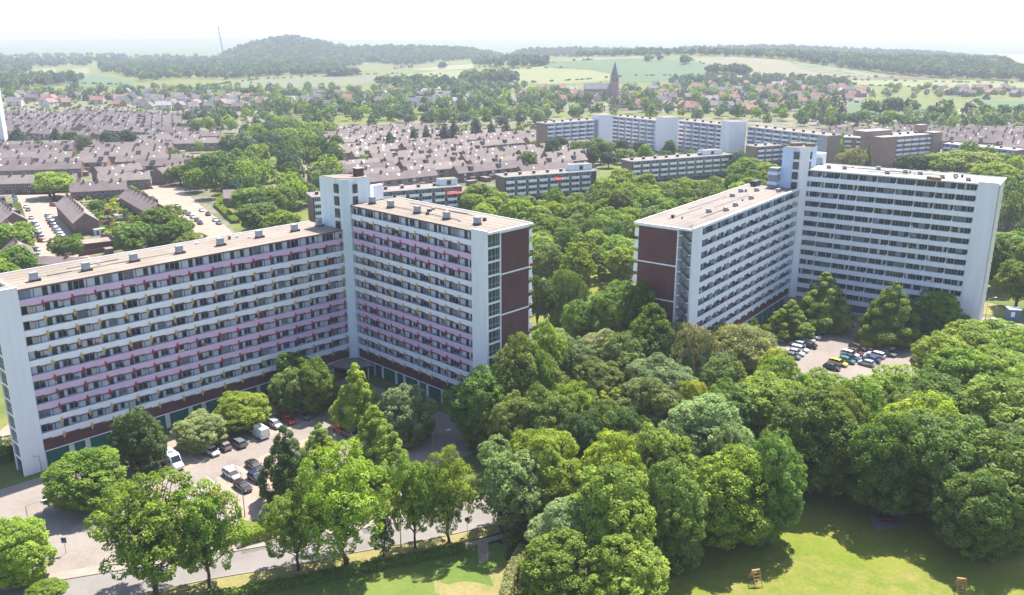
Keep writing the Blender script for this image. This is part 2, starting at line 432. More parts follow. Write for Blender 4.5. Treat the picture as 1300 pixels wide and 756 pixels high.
DOOR = {'d': door_mesh(.9, 2.3), 'g': door_mesh(.75, 2.3), 'b': door_mesh(.95, 2.3)}
BRK = {'yellow': bracket_mesh('yellow'), 'red': bracket_mesh('red')}

def stair_end(mb, fr, te, sgn, floors, z1, ztop, open_stair):
    """glazed or open stair behind the white fin; te is the end plane, sgn the way the wing continues beyond it"""
    a, b = te - sgn * .30, te - sgn * .14
    if not open_stair:
        mb.box(fr, a, b, .32, 3.55, 0, ztop - .35, 'glass3')
        for k in range(-1, floors + 1):
            z = z1 + k * 2.8
            if z < 0.3 or z > ztop - .6: continue
            mb.box(fr, te - sgn * .34, te - sgn * .02, .30, 3.55, z - .28, z + .12, 'white')
            for m in (1.05, 2.1, 2.75): mb.box(fr, te - sgn * .13, te - sgn * .06, .32 + m - .04, .32 + m + .04, z + .125, z + 2.5, 'frame')
            mb.box(fr, te - sgn * .13, te - sgn * .065, .33, 3.5, z + .95, z + 1.02, 'frame')
    else:
        mb.box(fr, te - sgn * 2.9, te - sgn * 2.75, .32, 3.55, 0, ztop - .4, 'white')
        for k in range(-1, floors):
            z = z1 + k * 2.8
            if z < 0.3: continue
            mb.box(fr, te - sgn * 2.74, te - sgn * .02, .30, 1.0, z - .16, z, 'white2')
            mb.box(fr, te - sgn * 2.74, te - sgn * .02, 2.75, 3.55, z + 1.24, z + 1.4, 'white2')
            for lo, hi, o in ((z, z + 1.4, .25), (z + 1.4, z + 2.8, 1.5)):
                d0, d1 = (1.0, 2.75) if o < 1 else (2.75, 1.0)
                n = 7
                for i in range(n):
                    u0 = d0 + (d1 - d0) * i / n; u1 = d0 + (d1 - d0) * (i + 1) / n; zz = lo + (hi - lo) * i / n
                    mb.box(fr, te - sgn * (o + 1.15), te - sgn * o, u0, u1, zz, zz + .22, 'steel')
                for i in range(n + 1):
                    u0 = d0 + (d1 - d0) * i / n; zz = lo + (hi - lo) * i / n
                    q = fr(te - sgn * (o - .03 + .05), u0); mb.tube((q[0], q[1], zz + .2), (q[0], q[1], zz + 1.1), .02, .02, 'dark', 4)
                q0, q1 = fr(te - sgn * (o + .02), d0), fr(te - sgn * (o + .02), d1)
                mb.tube((q0[0], q0[1], lo + 1.1), (q1[0], q1[1], hi + 1.1), .035, .035, 'dark', 5)

def vent_obj(root, fr, t, d, z, rep):
    rep.add(VENT, fr, t, d, z)
vb = MB()
vb.box(ID, -.72, .72, -.6, .6, 0, .3, 'dark'); vb.box(ID, -.62, .62, -.5, .5, .302, 1.5, 'steel'); vb.box(ID, -.68, .68, -.56, .56, 1.502, 1.6, 'steel')
for k in range(4): vb.box(ID, -.56, .56, -.54, -.502, .42 + k * .27, .58 + k * .27, 'frame')
vb.box(ID, .5, 1.0, -.7, -.1, .05, .45, 'dark')
VENT = vb.mesh('roof_vent')
vb2 = MB(); vb2.box(ID, -.5, .5, -.42, .42, 0, .85, 'steel'); vb2.box(ID, -.56, .56, -.48, .48, .852, .95, 'steel'); vb2.box(ID, .3, .75, -.62, -.44, .02, .4, 'dark')
VENT2 = vb2.mesh('roof_vent')

def big_wing(root, fr, L, fin, fw, floors, z1, depth, style, cols, reps, setback=False):
    """one wing seen from its gallery side. fin: 'l' or 'r' end; fw fin width"""
    ztop = z1 + (floors - 1) * 2.8 + 2.95
    sgn = 1 if fin == 'r' else -1
    te = L + fw if fin == 'r' else -fw
    tin = L if fin == 'r' else 0.0
    lo, hi = min(0, te), max(L, te)
    rec = 1.15
    # --- body
    w = MB()
    tb, lob = (te, lo) if not setback else (-.3, -.3)   # a set-back body leaves only the stair standing out
    b0, b1 = (lob + .15, hi) if fin == 'l' else (lo, hi - .15)
    w.box(fr, max(0, lo) + .01, L - .01, rec, 3.6, 0, ztop - .3, {'A': 'panel', 'B': 'panelB', 'C': 'panelC'}[style])
    w.box(fr, b0, b1, 3.6, depth, 0, ztop - .3, 'panel')
    w.build('wall', root)
    e = MB()
    e.box(fr, tb - sgn * .14, tb, 3.85, depth, 0, ztop - .3, 'cream' if style == 'C' else 'brick')
    e.build('end_wall', root)
    bn = MB()
    for k in range(0, floors + 2, 3):
        z = ztop - 8.4 * (k // 3) - .3
        if z > 1 and style != 'C': bn.box(fr, tb - sgn * .12, tb + sgn * .06, 3.86, depth + .02, z - .3 if k else z - .25, z if k else z + .002, 'white')
    bn.box(fr, te - sgn * .2, te + sgn * .07, 3.56, 3.84, 0, ztop - .28, 'white')
    bn.build('white_trim', root)
    fm = MB()
    fm.box(fr, tin + sgn * .01, te, -.18, .28, 0, ztop + .45, 'white'); 
    for k in range(floors + 2):
        zz = z1 - 2.8 + k * 2.8
        if 1 < zz < ztop and k % 4 == 2: fm.box(fr, tin + sgn * .03, te - sgn * .02, -.183, -.181, zz, zz + .03, 'panel')
    fm.build('fin_wall', root)
    if setback:
        q = MB(); q.box(fr, lo + .3, -.02, 3.56, 3.8, 0, ztop - .31, 'brick'); q.build('stair_back_wall', root)
    sm = MB(); stair_end(sm, fr, te, sgn, floors, z1, ztop, style != 'A'); sm.build('staircase', root)
    # --- roof
    r = MB(); top = {'A': 'roof', 'B': 'roofb', 'C': 'roofw'}[style]
    edge = 'mauve' if style == 'A' else 'white2'
    r.box(fr, lob - (.25 if fin == 'l' else 0), hi + (.25 if fin == 'r' else 0), .285, depth + 1.3, ztop - .3, ztop, 'white2', top)
    if setback: r.box(fr, lo - .1, lob - .252, .285, 3.7, ztop - .3, ztop, 'white2', top)
    r.box(fr, 0.01, L - .01, -.12, .283, ztop - .3, ztop - .004, edge, top)
    for d0, d1 in ((depth + 1.1, depth + 1.3),): r.box(fr, lob if fin == 'l' else lo, hi, d0, d1, ztop + .002, ztop + .16, 'white2')
    r.box(fr, tb - sgn * .2, tb + sgn * .2, 3.72 if setback else .29, depth + 1.09, ztop + .002, ztop + .16, 'white2')
    if style == 'B': r.box(fr, .05, L - .05, -.1, .35, ztop + .002, ztop + .3, 'white2')
    for k in range(5):   # seams of the roofing felt, trodden boards
        d = 2.2 + k * 2.1
        r.box(fr, lob + 1, hi - 1, d, d + .07, ztop + .004, ztop + .03, top)
    r.box(fr, tin + sgn * .3, te - sgn * .4, .5, 3.2, ztop + .004, ztop + .22, 'roofb', top)
    r.build('roof', root)
    pp = MB(); rq = random.Random(int(L * 7))
    for k in range(4):
        d = rq.uniform(3.5, depth - 1.5); t0 = rq.uniform(2, L * .5); t1 = t0 + rq.uniform(8, 24); a_, b_ = fr(t0, d), fr(min(t1, L - 2), d + rq.uniform(-.6, .6))
        pp.tube((a_[0], a_[1], ztop + .14), (b_[0], b_[1], ztop + .14), .07, .07, rq.choice(['dark', 'steel', 'roofb']), 5)
    pp.build('roof_pipe', root)
    for k in range(6):
        sk = MB(); t0, d = rq.uniform(3, L - 4), rq.uniform(4, depth - 2); w_ = rq.uniform(.3, .8); sk.box(fr, t0, t0 + w_, d, d + w_, ztop + .004, ztop + rq.uniform(.25, .8), rq.choice(['steel', 'dark', 'roofw', 'panel'])); sk.build('roof_hatch', root)
    # --- base storeys
    bs = MB(); gar = 'green' if style == 'A' else 'teal'
    zb = z1 - 2.55
    if style in 'AB':
        bs.box(fr, 0.02, L - .02, .25, 1.33, zb, z1 - .22, 'brick')
        bs.box(fr, 0.02, L - .02, .10, 1.33, zb - .16, zb - .005, 'white2')
        bs.box(fr, 0.02, L - .02, .9, 1.33, 0, zb - .17, 'white2')
        t = .5; wide = True
        while t < L - 4:
            gw = 3.9 if wide else 1.9
            if style == 'B': gw = 3.6
            reps['garage'].add(GAR[(gar, gw)], fr, t, .82, 0.02); t += gw + (1.0 if style == 'A' else .5); wide = not wide
    else:
        bs.box(fr, 0.02, L - .02, .9, 1.33, 0, zb - .2 , 'panel')
        bs.box(fr, 0.02, L - .02, .8, .89, .6, zb - 1.0, 'door')
    bs.build('base_storey', root)
    # --- galleries
    for k in range(floors):
        z = z1 + k * 2.8; col = cols[k]
        g = MB()
        g.box(fr, 0.005, L - .005, .122, rec, z - .2, z, 'white2')
        if style == 'A':
            g.box(fr, 0.005, L - .005, 0, .12, z - .12, z + .98, col)
            g.box(fr, 0.005, L - .005, -.03, .14, z + .982, z + 1.03, 'frame')
        else:
            g.box(fr, 0.005, L - .005, 0, .12, z - .24 if style == 'B' else z - .30, z + .98, 'white2')
            g.box(fr, 0.005, L - .005, -.02, .14, z + 1.002, z + 1.04, 'frame')
        ts = []
        if style == 'A':
            t = (3.7 if fin == 'l' else 3.9) - 9.04; i = 0
            while t < L:
                ts.append((t, 'Y' if (fin == 'l') else 'X')); ts.append((t + (5.0 if fin == 'l' else 4.15), 'X' if fin == 'l' else 'Y')); t += 9.04
            for t, kind in ts:
                if 0.2 < t < L - .2:
                    if k > 0 or True:
                        reps['bracket'].add(BRK['red' if col == 'pink' else 'yellow'], fr, t, 0, z - .12 + .05)
                    a, b = max(.02, t - 2.3), min(L - .02, t + 2.4)
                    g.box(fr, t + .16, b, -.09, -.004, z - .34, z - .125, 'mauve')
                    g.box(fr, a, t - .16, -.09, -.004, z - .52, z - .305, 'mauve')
                    g.box(fr, t + .3, b - .2, -.004, .11, z - .34, z - .124, col)
                    g.box(fr, a + .2, t - .3, -.004, .11, z - .48, z - .124, col)
                def W(key, tt, ww, zz=.85):
                    if .02 < tt and tt + ww < L - .02: reps['window'].add(WIN[key], fr, tt, rec - .06, z + zz)
                rr = random.random()
                if kind == 'Y':
                    if .02 < t + .55 < L - 1.2: reps['door'].add(DOOR['d'], fr, t + .55, rec - .05, z)
                    W(random.choice(['Y', 'Y', 'Yc', 'Yh', 'Yg', 'Y']), t + 2.0, 1.55)
                    if t + 3.7 < L and t + 3.62 > 0: g.box(fr, max(t + 3.62, .01), min(t + 3.72, L), rec - .12, rec - .002, z + .002, z + 2.5, 'frame')
                else:
                    if .02 < t + .05 < L - .9: reps['door'].add(DOOR['g'], fr, t - .1, rec - .05, z)
                    W('Xr' if rr < .03 else random.choice(['X', 'X', 'X', 'Xc', 'Xh', 'Xg', 'Xy']), t + .75, 1.95, .75)
                    if t + 3.2 < L and t + 3.1 > 0: g.box(fr, max(t + 3.1, .01), min(t + 3.18, L), rec - .12, rec - .002, z + .002, z + 2.5, 'mauve')
        elif style == 'B':
            t = L - 9.6 - .0; n = 0
            c = [L - (0.9 + 4.47 * j) for j in range(int(L / 4.47) + 1)]
            for j, t in enumerate(c):
                if t - .9 < 0: continue
                # hanging trapezoid between two arches
                if k >= 0:
                    g.side(fr, [(max(.02, t - .85), z - .245), (min(L - .02, t + .7), z - .245), (min(L - .02, t + .35), z - .78), (max(.02, t - .45), z - .78)], .01, .11, 'white2')
                reps['door'].add(DOOR['b'], fr, t - 1.9, rec - .05, z)
                reps['window'].add(WIN[random.choice(['X', 'X', 'Xc', 'Xh', 'Xy'])], fr, t - 4.1 if t > 4.2 else .1, rec - .06, z + .75)
                if j % 2 == 0: g.box(fr, t - .05, t + .05, .2, rec - .002, z + .002, z + 2.5, 'panel')
        else:
            c = [0, 4.0] + [4.0 + 4.84 * j for j in range(1, 9)]
            for j in range(len(c) - 1):
                a, b = c[j], min(c[j + 1], L)
                g.box(fr, b - .08, b + .0, .15, rec - .002, z + 1.05, z + 2.4, 'white2')
                g.box(fr, b - .28, b + .1, -.04, .14, z + .98, z + 1.32, 'white2')
                wd = b - a
                flip = random.random() < .5
                x1 = a + .25 if not flip else b - 2.85
                reps['window'].add(WIN[random.choice(['B', 'Bc', 'Bh', 'Bg', 'Bd', 'B'])], fr, x1, rec - .06, z + .5)
                x2 = a + 3.05 if not flip else b - 4.55
                if wd > 4.5: reps['window'].add(WIN['B2'], fr, x2, rec - .06, z + .5)
                g.box(fr, a + .02, b - .1, .30, .33, z + 1.05, z + 1.12, 'frame')
        for _ in range(int(L / 9)):
            t0 = random.uniform(1, L - 2); w_ = random.uniform(.4, 1.3)
            g.box(fr, t0, t0 + w_, .20, .55, z + .85, z + random.uniform(1.08, 1.5), random.choice(['dark', 'wood', 'cream', 'green', 'panelB', 'awning', 'steel', 'kiosk']))
        o = g.build('balcony', root)
        if col == 'pink': o['label'] = 'pink painted balcony front'
    # --- back galleries, flush with the end wall
    for k in range(floors):
        z = z1 + k * 2.8
        g = MB(); e0, e1 = (lob + (1.0 if fin == 'r' else .02)), (hi - (1.0 if fin == 'l' else .02))
        if style == 'C': e1 = hi - .3
        g.box(fr, e0, e1, depth + .002, depth + 1.1, z - .2, z, 'white2')
        g.box(fr, e0, e1, depth + .98, depth + 1.1, z + .002, z + 1.0, 'white2')
        g.box(fr, tb - sgn * .14, tb - sgn * .03, depth + .002, depth + .97, z + .002, z + 1.75, 'white2')
        if style == 'A': g.box(fr, tb - sgn * .02, tb + sgn * .12, depth + .25, depth + 1.2, z - .1, z + .3, 'red' if col_at(cols, k) == 'pink' else 'yellow')
        g.build('rear_balcony', root)
    foot([fr(lo - 1, -1.5), fr(hi + 1, -1.5), fr(hi + 1, depth + 2.5), fr(lo - 1, depth + 2.5)], 2.0)
    return ztop
def col_at(c, k): return c[k]
GAR = {(m, w): garage_mesh(w, 3.1, m) for m in ('green', 'teal') for w in (3.9, 1.9, 3.6)}

def solve_len(o, d, px, z, hi=40.):
    lo = 0.0
    s0 = px_of(o[0], o[1], z)[0] < px
    for _ in range(50):
        m = (lo + hi) / 2; q = np.array(o) + np.array(d) * m
        if (px_of(q[0], q[1], z)[0] < px) == s0: lo = m
        else: hi = m
    return lo

A0, A1, A2, A3 = np.array([-85.10, 142.84]), np.array([-38.16, 191.59]), np.array([-36.18, 191.62]), np.array([-7.86, 164.88])
B4, B5, B6 = np.array([42.86, 191.10]), np.array([82.67, 241.82]), np.array([117.73, 217.47]); B5L = B5 + np.array([-1.9, 0.0])

def tower(root, g1, g2, ul, ur, pxl, pxr, zt, mat, zl, zr, mats):
    """stair tower in the inner corner: pillar to the front, two blind side walls with window slots"""
    nl = np.array([-ul[1], ul[0]]); nr = np.array([-ur[1], ur[0]])
    a = solve_len(g1, nl, pxl, zt); b = solve_len(g2, nr, pxr, zt)
    a = min(a, 11.); b = min(max(b, 4.), 9.)
    c = MB(); c.prism([g1 + np.array([0, -.35]), g2 + np.array([0, -.35]), g2 + nr * .8, g1 + nl * .8], .1, zt + .15, mats[0], 'roofb'); c.build('corner_pillar', root)
    fl, fr_ = Fr(g1, nl), Fr(g2, nr)
    body = MB()
    pl, pr = g1 + nl * a, g2 + nr * b
    bk = pl + nl * .2 + (pr - pl) * .5 + np.array([0, 4.])
    body.prism([g1 + nl * 2.4, g1 + nl * .8 + nr * .6, g2 + nr * .8 + nl * .6, g2 + nr * 2.0, pr, bk, pl], .1, zt, mats[1], 'roofb')
    body.build('tower_wall', root)
    sl = MB()
    k = 0
    z = zt - 1.0
    while z > min(zl, zr) - 6:
        for g, n, w in ((g1, nl, 2.4), (g2, nr, 2.0)):
            q = Fr(g, n)
            sgn = 1 if g is g1 else -1
            sl.box(q, .81, w + .01, (-.0 if sgn < 0 else -.35), (.35 if sgn < 0 else .0), z - 2.8, z - 2.1, 'white')
        z -= 2.8
    sl.build('spandrel', root)
    win = MB(); z = zt - 1.0; i = 0
    while z > min(zl, zr) - 3:
        for g, n, w in ((g1, nl, 2.4), (g2, nr, 2.0)):
            q = Fr(g, n); sgn = 1 if g is g1 else -1
            wm = MB(); wm.box(q, .85, w - .05, .06 * sgn, .3 * sgn, z - 2.05, z - .05, 'glass'); wm.box(q, (.85 + w) / 2 - .04, (.85 + w) / 2 + .04, .0, .055 * sgn, z - 2.05, z - .05, 'frame')
            wm.build('tower_window', root)
        z -= 2.8
    rf = MB()
    cc = (g1 + pr + pl) / 3 + np.array([0, 1.])
    rf.prism([g1 + nl * 2.4 + np.array([.4, 0]), g2 + nr * 2.4 + np.array([-.2, 0]), pr + np.array([-.4, .1]), bk + np.array([0, -.5]), pl + np.array([.4, .1])], zt + .002, zt + .12, 'roofb')
    rf.build('tower_roof', root)
    foot([g1, g2, pr, bk, pl], 2.)
    return pl, pr, bk, nl, nr

rootA = empty('apartment_building', (A1[0], A1[1], 0), label='long L-shaped flats with pink and white galleries and a pale tower at the corner', cat='apartment building')
rA = {k: Repeat(k2) for k, k2 in (('window', 'window'), ('door', 'door'), ('bracket', 'bracket'), ('garage', 'garage_door'), ('vent', 'roof_vent'))}
W_, P_ = 'white2', 'pink'
frAL = Fr(A0, A1 - A0); LAL = float(np.hypot(*(A1 - A0)))
frAR = Fr(A2, A3 - A2); LAR = float(np.hypot(*(A3 - A2)))
zAL = big_wing(rootA, frAL, LAL, 'l', 3.9, 10, 6.05, 12.0, 'A', [W_, W_, P_, P_, P_, W_, W_, W_, W_, P_], rA, True)
zAR = big_wing(rootA, frAR, LAR, 'r', 4.2, 12, 6.05, 12.0, 'A', [W_, W_, P_, P_, P_, W_, W_, W_, W_, P_, P_, W_], rA)
for px, py in [(43.5, 357), (109.5, 344), (170, 332.5), (228, 322), (280, 312), (329, 302), (374, 294), (405, 287.5)]:
    q = P(px, py, zAL) - frAL.o; rA['vent'].add(VENT, frAL, float(q @ frAL.u), float(q @ frAL.n), zAL)
for px, py in [(472.7, 259), (496, 264), (529.8, 271), (567, 278.6), (606, 285.5)]:
    q = P(px, py, zAR) - frAR.o; rA['vent'].add(VENT, frAR, float(q @ frAR.u), float(q @ frAR.n), zAR)
for r_ in rA.values(): r_.done(rootA)
pl, pr, bk, nl, nr = tower(rootA, A1, A2, frAL.u, frAR.u, 405, 469, 45.4, 'cyan', zAL, zAR, ('cyan', 'cyan'))
mb = MB(); q = P(458, 224, 45.5); f2 = Fr(q, nr); mb.box(f2, -.8, .9, 0, 1.8, 45.53, 47.2, 'brick'); mb.box(f2, -.95, 1.05, -.15, 1.95, 47.202, 47.35, 'steel'); mb.build('plant_room', rootA)
mb = MB()
for dx in np.linspace(-4.5, 1.5, 7):
    q = P(447, 221, 45.5) + nr * dx * .6; mb.tube((q[0], q[1], 45.52), (q[0], q[1], 46.6), .03, .03, 'dark', 5)
q0, q1 = P(447, 221, 45.5) - nr * 2.7, P(447, 221, 45.5) + nr * .9
for zz in (46.1, 46.6): mb.tube((q0[0], q0[1], zz), (q1[0], q1[1], zz), .03, .03, 'dark', 5)
q = P(438, 222, 45.5); mb.tube((q[0], q[1], 45.52), (q[0], q[1], 49.5), .05, .02, 'steel', 5); mb.build('roof_railing', rootA)
mb = MB(); q = P(473.5, 254, zAR); f2 = Fr(q, nr); mb.box(f2, -.2, 2.6, -.6, .6, zAR + .01, 43.2, 'white'); mb.build('stair_cap', rootA)

rootB = empty('apartment_building', (B5[0], B5[1], 0), label='white L-shaped flats with a blue corner tower beside the car park', cat='apartment building')
rB = {k: Repeat(k2) for k, k2 in (('window', 'window'), ('door', 'door'), ('bracket', 'bracket'), ('garage', 'garage_door'), ('vent', 'roof_vent'))}
frBL = Fr(B4, B5L - B4); LBL = float(np.hypot(*(B5L - B4)))
frBR = Fr(B5, B6 - B5); LBR = float(np.hypot(*(B6 - B5)))
zBL = big_wing(rootB, frBL, LBL, 'l', 4.5, 10, 6.74, 13.6, 'B', [W_] * 10, rB)
zBR = big_wing(rootB, frBR, LBR, 'r', 4.6, 13, 3.94, 12.5, 'C', [W_] * 13, rB)
for px, py, s_ in [(933, 262, 1), (929, 250, 1), (921, 268, 1), (940, 244, 1), (953, 253, 1), (960, 243, 1), (988, 244, 1), (899, 270, 1)]:
    q = P(px, py, zBL) - frBL.o; rB['vent'].add(VENT2, frBL, float(q @ frBL.u), float(q @ frBL.n), zBL)
for px, py in [(1052, 214), (1072, 215), (1115, 216), (1126, 221), (1149, 220), (1168, 222), (1196, 226.5), (1213, 225), (1229, 230)]:
    q = P(px, py, zBR) - frBR.o; rB['vent'].add(VENT2, frBR, float(q @ frBR.u), float(q @ frBR.n), zBR)
for r_ in rB.values(): r_.done(rootB)
pl, pr, bk, nl, nr = tower(rootB, B5L, B5, frBL.u, frBR.u, 994.5, 1038, 46.2, 'blue', zBL, zBR, ('white', 'blue'))
for nm_, px, py, w, d, h, m in [('plant_room', 1012, 186, 3.2, 2.0, .9, 'brick2'), ('plant_room', 1030, 186.5, 2.4, 1.8, .9, 'roofb')]:
    mb = MB(); q = P(px, py, 46.3); f2 = Fr(q, (1, .1)); mb.box(f2, -w / 2, w / 2, 0, d, 46.33, 46.3 + h, m); mb.build(nm_, rootB)
mb = MB(); f2 = Fr(P(1040, 208, zBR), nr); mb.box(f2, -1.4, 1.2, -1.5, 1.2, zBR + .01, zBR + 3.2, 'white'); mb.box(f2, -2.2, -1.45, -1.0, .9, zBR + .01, zBR + 1.8, 'steel'); mb.build('stair_cap', rootB)
mb = MB(); f2 = Fr(pl, nl)
mb.box(f2, .1, 2.7, -.2, 2.6, 18, 40.5, 'glass2')
for k in range(8): mb.box(f2, .05, 2.8, -.3, 2.7, 19 + k * 2.8, 19.9 + k * 2.8, 'blue')
mb.build('glazed_link', rootB)
mb = MB(); f2 = Fr(P(959, 236, zBL), frBL.u); mb.box(f2, -1.8, 1.8, -.8, .8, zBL + .01, zBL + 1.5, 'dark'); mb.box(f2, 2.0, 2.5, -.8, .8, zBL + .01, zBL + 1.3, 'brick2'); mb.build('roof_unit', rootB)
for px, py, m in [(1183, 228, 'brick2'), (1188, 229, 'brick2')]:
    mb = MB(); f2 = Fr(P(px, py, zBR), frBR.u); w = 1.2 if m == 'brick2' else 2.6; mb.box(f2, -w, w, -.5, .5, zBR + .01, zBR + .75, m); mb.build('roof_unit', rootB)
# entrance canopies in both corners
mb = MB(); c0 = A1 + np.array([-1.5, -5.]); mb.prism([A1 + np.array([-4.5, -5.6]), A1 + np.array([1, -7.5]), A2 + np.array([4.6, -5.4]), A2 + np.array([.5, -.4]), A1 + np.array([-.5, -.4])], 3.25, 3.5, 'mauve', 'asphalt')
for x, y in ((-3, -5.4), (1, -6.6), (5, -5.2)): mb.tube((A1[0] + x, A1[1] + y, 0), (A1[0] + x, A1[1] + y, 3.25), .15, .15, 'white2', 8)
mb.build('entrance_canopy', rootA)
mb = MB(); mb.prism([B5L + np.array([-3.4, -6.4]), B5 + np.array([0, -8.]), B5 + np.array([5.6, -5.0]), B5 + np.array([.5, -.5]), B5L + np.array([-.5, -.5])], 3.2, 3.4, 'mauve', 'asphalt')
for x, y in ((-4, -6.2), (0, -7.2), (5, -4.9)): mb.tube((B5[0] + x, B5[1] + y, 0), (B5[0] + x, B5[1] + y, 3.2), .15, .15, 'white2', 8)
mb.build('entrance_canopy', rootB)
#@@PART3@@
HAZE, EXPO = 0.000175, 1.25
M['lawndry'] = ramp_mat('lawn_worn', [(.34, (.095, .14, .015)), (.48, (.145, .170, .025)), (.58, (.195, .185, .045)), (.7, (.255, .21, .085))], .35, .95, 1.6, .4, bump=.5)
M['dark_patch'] = ramp_mat('asphalt_patch', [(.3, (.10, .092, .088)), (.5, (.135, .124, .118)), (.7, (.17, .155, .148))], .4, .9, 2.0, .4)
# ------------------------------------------------------------------ ground sheets near the flats
def pxs(l, z=0.0): return [P(a, b, z) for a, b in l]
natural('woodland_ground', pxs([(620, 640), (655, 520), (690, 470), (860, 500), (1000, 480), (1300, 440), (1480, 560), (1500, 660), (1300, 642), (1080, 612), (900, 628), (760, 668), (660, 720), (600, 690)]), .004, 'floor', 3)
natural('lawn', pxs([(640, 900), (662, 722), (760, 668), (900, 628), (1080, 612), (1300, 642), (1500, 700), (1700, 900)]), .008, 'lawn', 4)
natural('meadow', pxs([(200, 950), (262, 772), (400, 743), (590, 699), (650, 690), (640, 760), (600, 950)]), .008, 'meadow', 5)
natural('dry_grass', pxs([(540, 790), (552, 752), (590, 738), (620, 726), (644, 722), (648, 735), (640, 790)]), .012, 'dryverge', 9, 2.2)
for i_, (x_, y_, r_) in enumerate([(960, 745, 2.6), (905, 738, 3.2), (1080, 735, 4.0), (1010, 715, 3.0), (1180, 742, 3.4), (1030, 748, 3.6), (890, 715, 2.4)]):
    c_ = P(x_, y_); natural('dry_grass', [c_ + np.array([math.cos(k_ * .785) * r_ * 1.7, math.sin(k_ * .785) * r_]) for k_ in range(8)], .012 + .001 * i_, 'lawndry', 20 + i_, .8)
sheet('car_park', [A0 - frAL.u * 30 - frAL.n * 1] + pxs([(61, 603), (446, 478), (602, 540), (640, 528), (640, 560), (560, 592), (500, 604), (430, 624), (352, 655), (312, 662), (215, 690), (110, 724), (88, 728), (36, 738), (28, 702), (-14, 655), (-180, 700)]), .006, 'asphalt')
sheet('parking_bays', pxs([(150, 640), (205, 560), (350, 515), (440, 520), (425, 560), (352, 655), (312, 662), (215, 690)]), .010, 'paver')
sheet('drive_lane', pxs([(200, 612), (330, 556), (430, 527), (436, 540), (345, 573), (222, 632)]), .014, 'asphalt')
road_far = [(-140, 775), (32, 744), (88, 735), (306, 699), (447, 674), (521, 661), (640, 637), (740, 608), (840, 575)]
road_near = [(-140, 830), (120, 766), (270, 735), (378, 717), (444, 703), (550, 684), (622, 668), (720, 640), (830, 603)]
sheet('road', pxs(road_far) + pxs(road_near)[::-1], .010, 'asphd')
sheet('sidewalk', pxs(road_far) + [P(a, b) for a, b in [(840, 569), (740, 600), (640, 627), (521, 651), (447, 664.5), (306, 688), (88, 725), (32, 735), (-140, 764)]], .10, 'conc')
def strip(name, pts, w, z0, z1, mat, kind='structure'):
    mb = MB(); pts = [np.array(p) for p in pts]
    for i in range(len(pts) - 1):
        d = pts[i + 1] - pts[i]; f = Fr(pts[i], d); mb.box(f, 0, np.hypot(*d), -w / 2, w / 2, z0, z1, mat)
    o = mb.build(name); o['kind'] = kind; return o
strip('kerb', pxs(road_far), .22, 0, .13, 'conc')
strip('kerb', pxs(road_near), .22, 0, .12, 'conc')
sheet('verge', pxs(road_near) + pxs([(830, 611), (720, 650), (622, 680), (550, 697), (444, 720), (378, 735), (270, 753), (120, 786), (-140, 850)]), .006, 'dryverge')
sheet('footpath', pxs([(-140, 856), (120, 790), (270, 755), (378, 737), (444, 722), (550, 699), (622, 682), (700, 662)]) + pxs([(-140, 868), (120, 800), (270, 765), (378, 744), (444, 729), (550, 705), (622, 688), (700, 668)])[::-1], .014, 'paver')
sheet('footpath', pxs([(606, 688), (620, 685), (620, 712), (608, 716)]), .018, 'paver')
mbp = MB()
for i in range(9):
    a = P(60 + i * 3.3, 722 - i * .6); mbp.box(Fr(a, P(63, 735) - P(60, 722)), 0, 3.2, 0, .12, .018, .021, 'conc')
o = mbp.build('road_marking'); o['kind'] = 'structure'
mbp = MB()
for px, py in [(225, 622), (243, 613), (262, 606), (281, 600), (300, 592), (318, 586), (336, 580)]:
    mbp.box(Fr(P(px, py), -frAL.n), 0, 4.6, 0, .1, .018, .020, 'paint')
for px, py in [(255, 588), (273, 581), (290, 575), (308, 568), (326, 561), (342, 555)]:
    mbp.box(Fr(P(px, py), frAL.n), 0, 4.6, 0, .1, .018, .020, 'paint')
o = mbp.build('road_marking'); o['kind'] = 'structure'
sheet('car_park', [B4 - frBL.u * 2] + pxs([(1008, 396), (1211, 431), (1246, 402), (1300, 412), (1380, 430), (1300, 470), (1200, 478), (1060, 492), (900, 505), (880, 490)]), .006, 'asphalt')
sheet('parking_bays', pxs([(1000, 428), (1060, 412), (1150, 430), (1175, 452), (1060, 486), (985, 482)]), .010, 'asphalt')
sheet('dry_grass', pxs([(1243, 383), (1262, 386), (1282, 395), (1278, 402), (1240, 398)]), .012, 'dryverge')
sheet('footpath', pxs([(-160, 640), (-20, 562), (46, 512), (60, 470), (70, 470), (58, 515), (-12, 578), (-160, 660)]), .006, 'paver')
sheet('patio', pxs([(1103, 655), (1142, 651), (1150, 668), (1112, 675)]), .012, 'asphd')
natural('clearing', pxs([(735, 372), (742, 344), (790, 340), (800, 366)]), .008, 'lawn', 6)
for pts in ([(20, 243), (62, 243), (103, 310), (128, 350), (30, 352), (34, 310)], [(178, 236), (225, 236), (292, 292), (330, 345), (240, 330), (225, 290), (190, 255)], [(-80, 242), (70, 240), (70, 247), (-80, 250)], [(60, 244), (190, 234), (195, 240), (62, 250)]):
    sheet('street', pxs(pts), .012, 'paver')
sheet('residential_ground', pxs([(-250, 360), (-250, 128), (330, 128), (345, 160), (300, 205), (262, 230), (300, 300), (340, 350)]), .004, 'town')
sheet('residential_ground', pxs([(345, 240), (400, 160), (690, 148), (770, 180), (760, 226), (470, 262)]), .004, 'town')
sheet('residential_ground', pxs([(690, 186), (1110, 225), (1500, 215), (1450, 150), (1080, 150), (700, 150)]), .004, 'town')
sheet('residential_ground', pxs([(-250, 126), (330, 126), (690, 140), (1080, 146), (1110, 113), (700, 116), (300, 116), (-250, 117)]), .006, 'town')

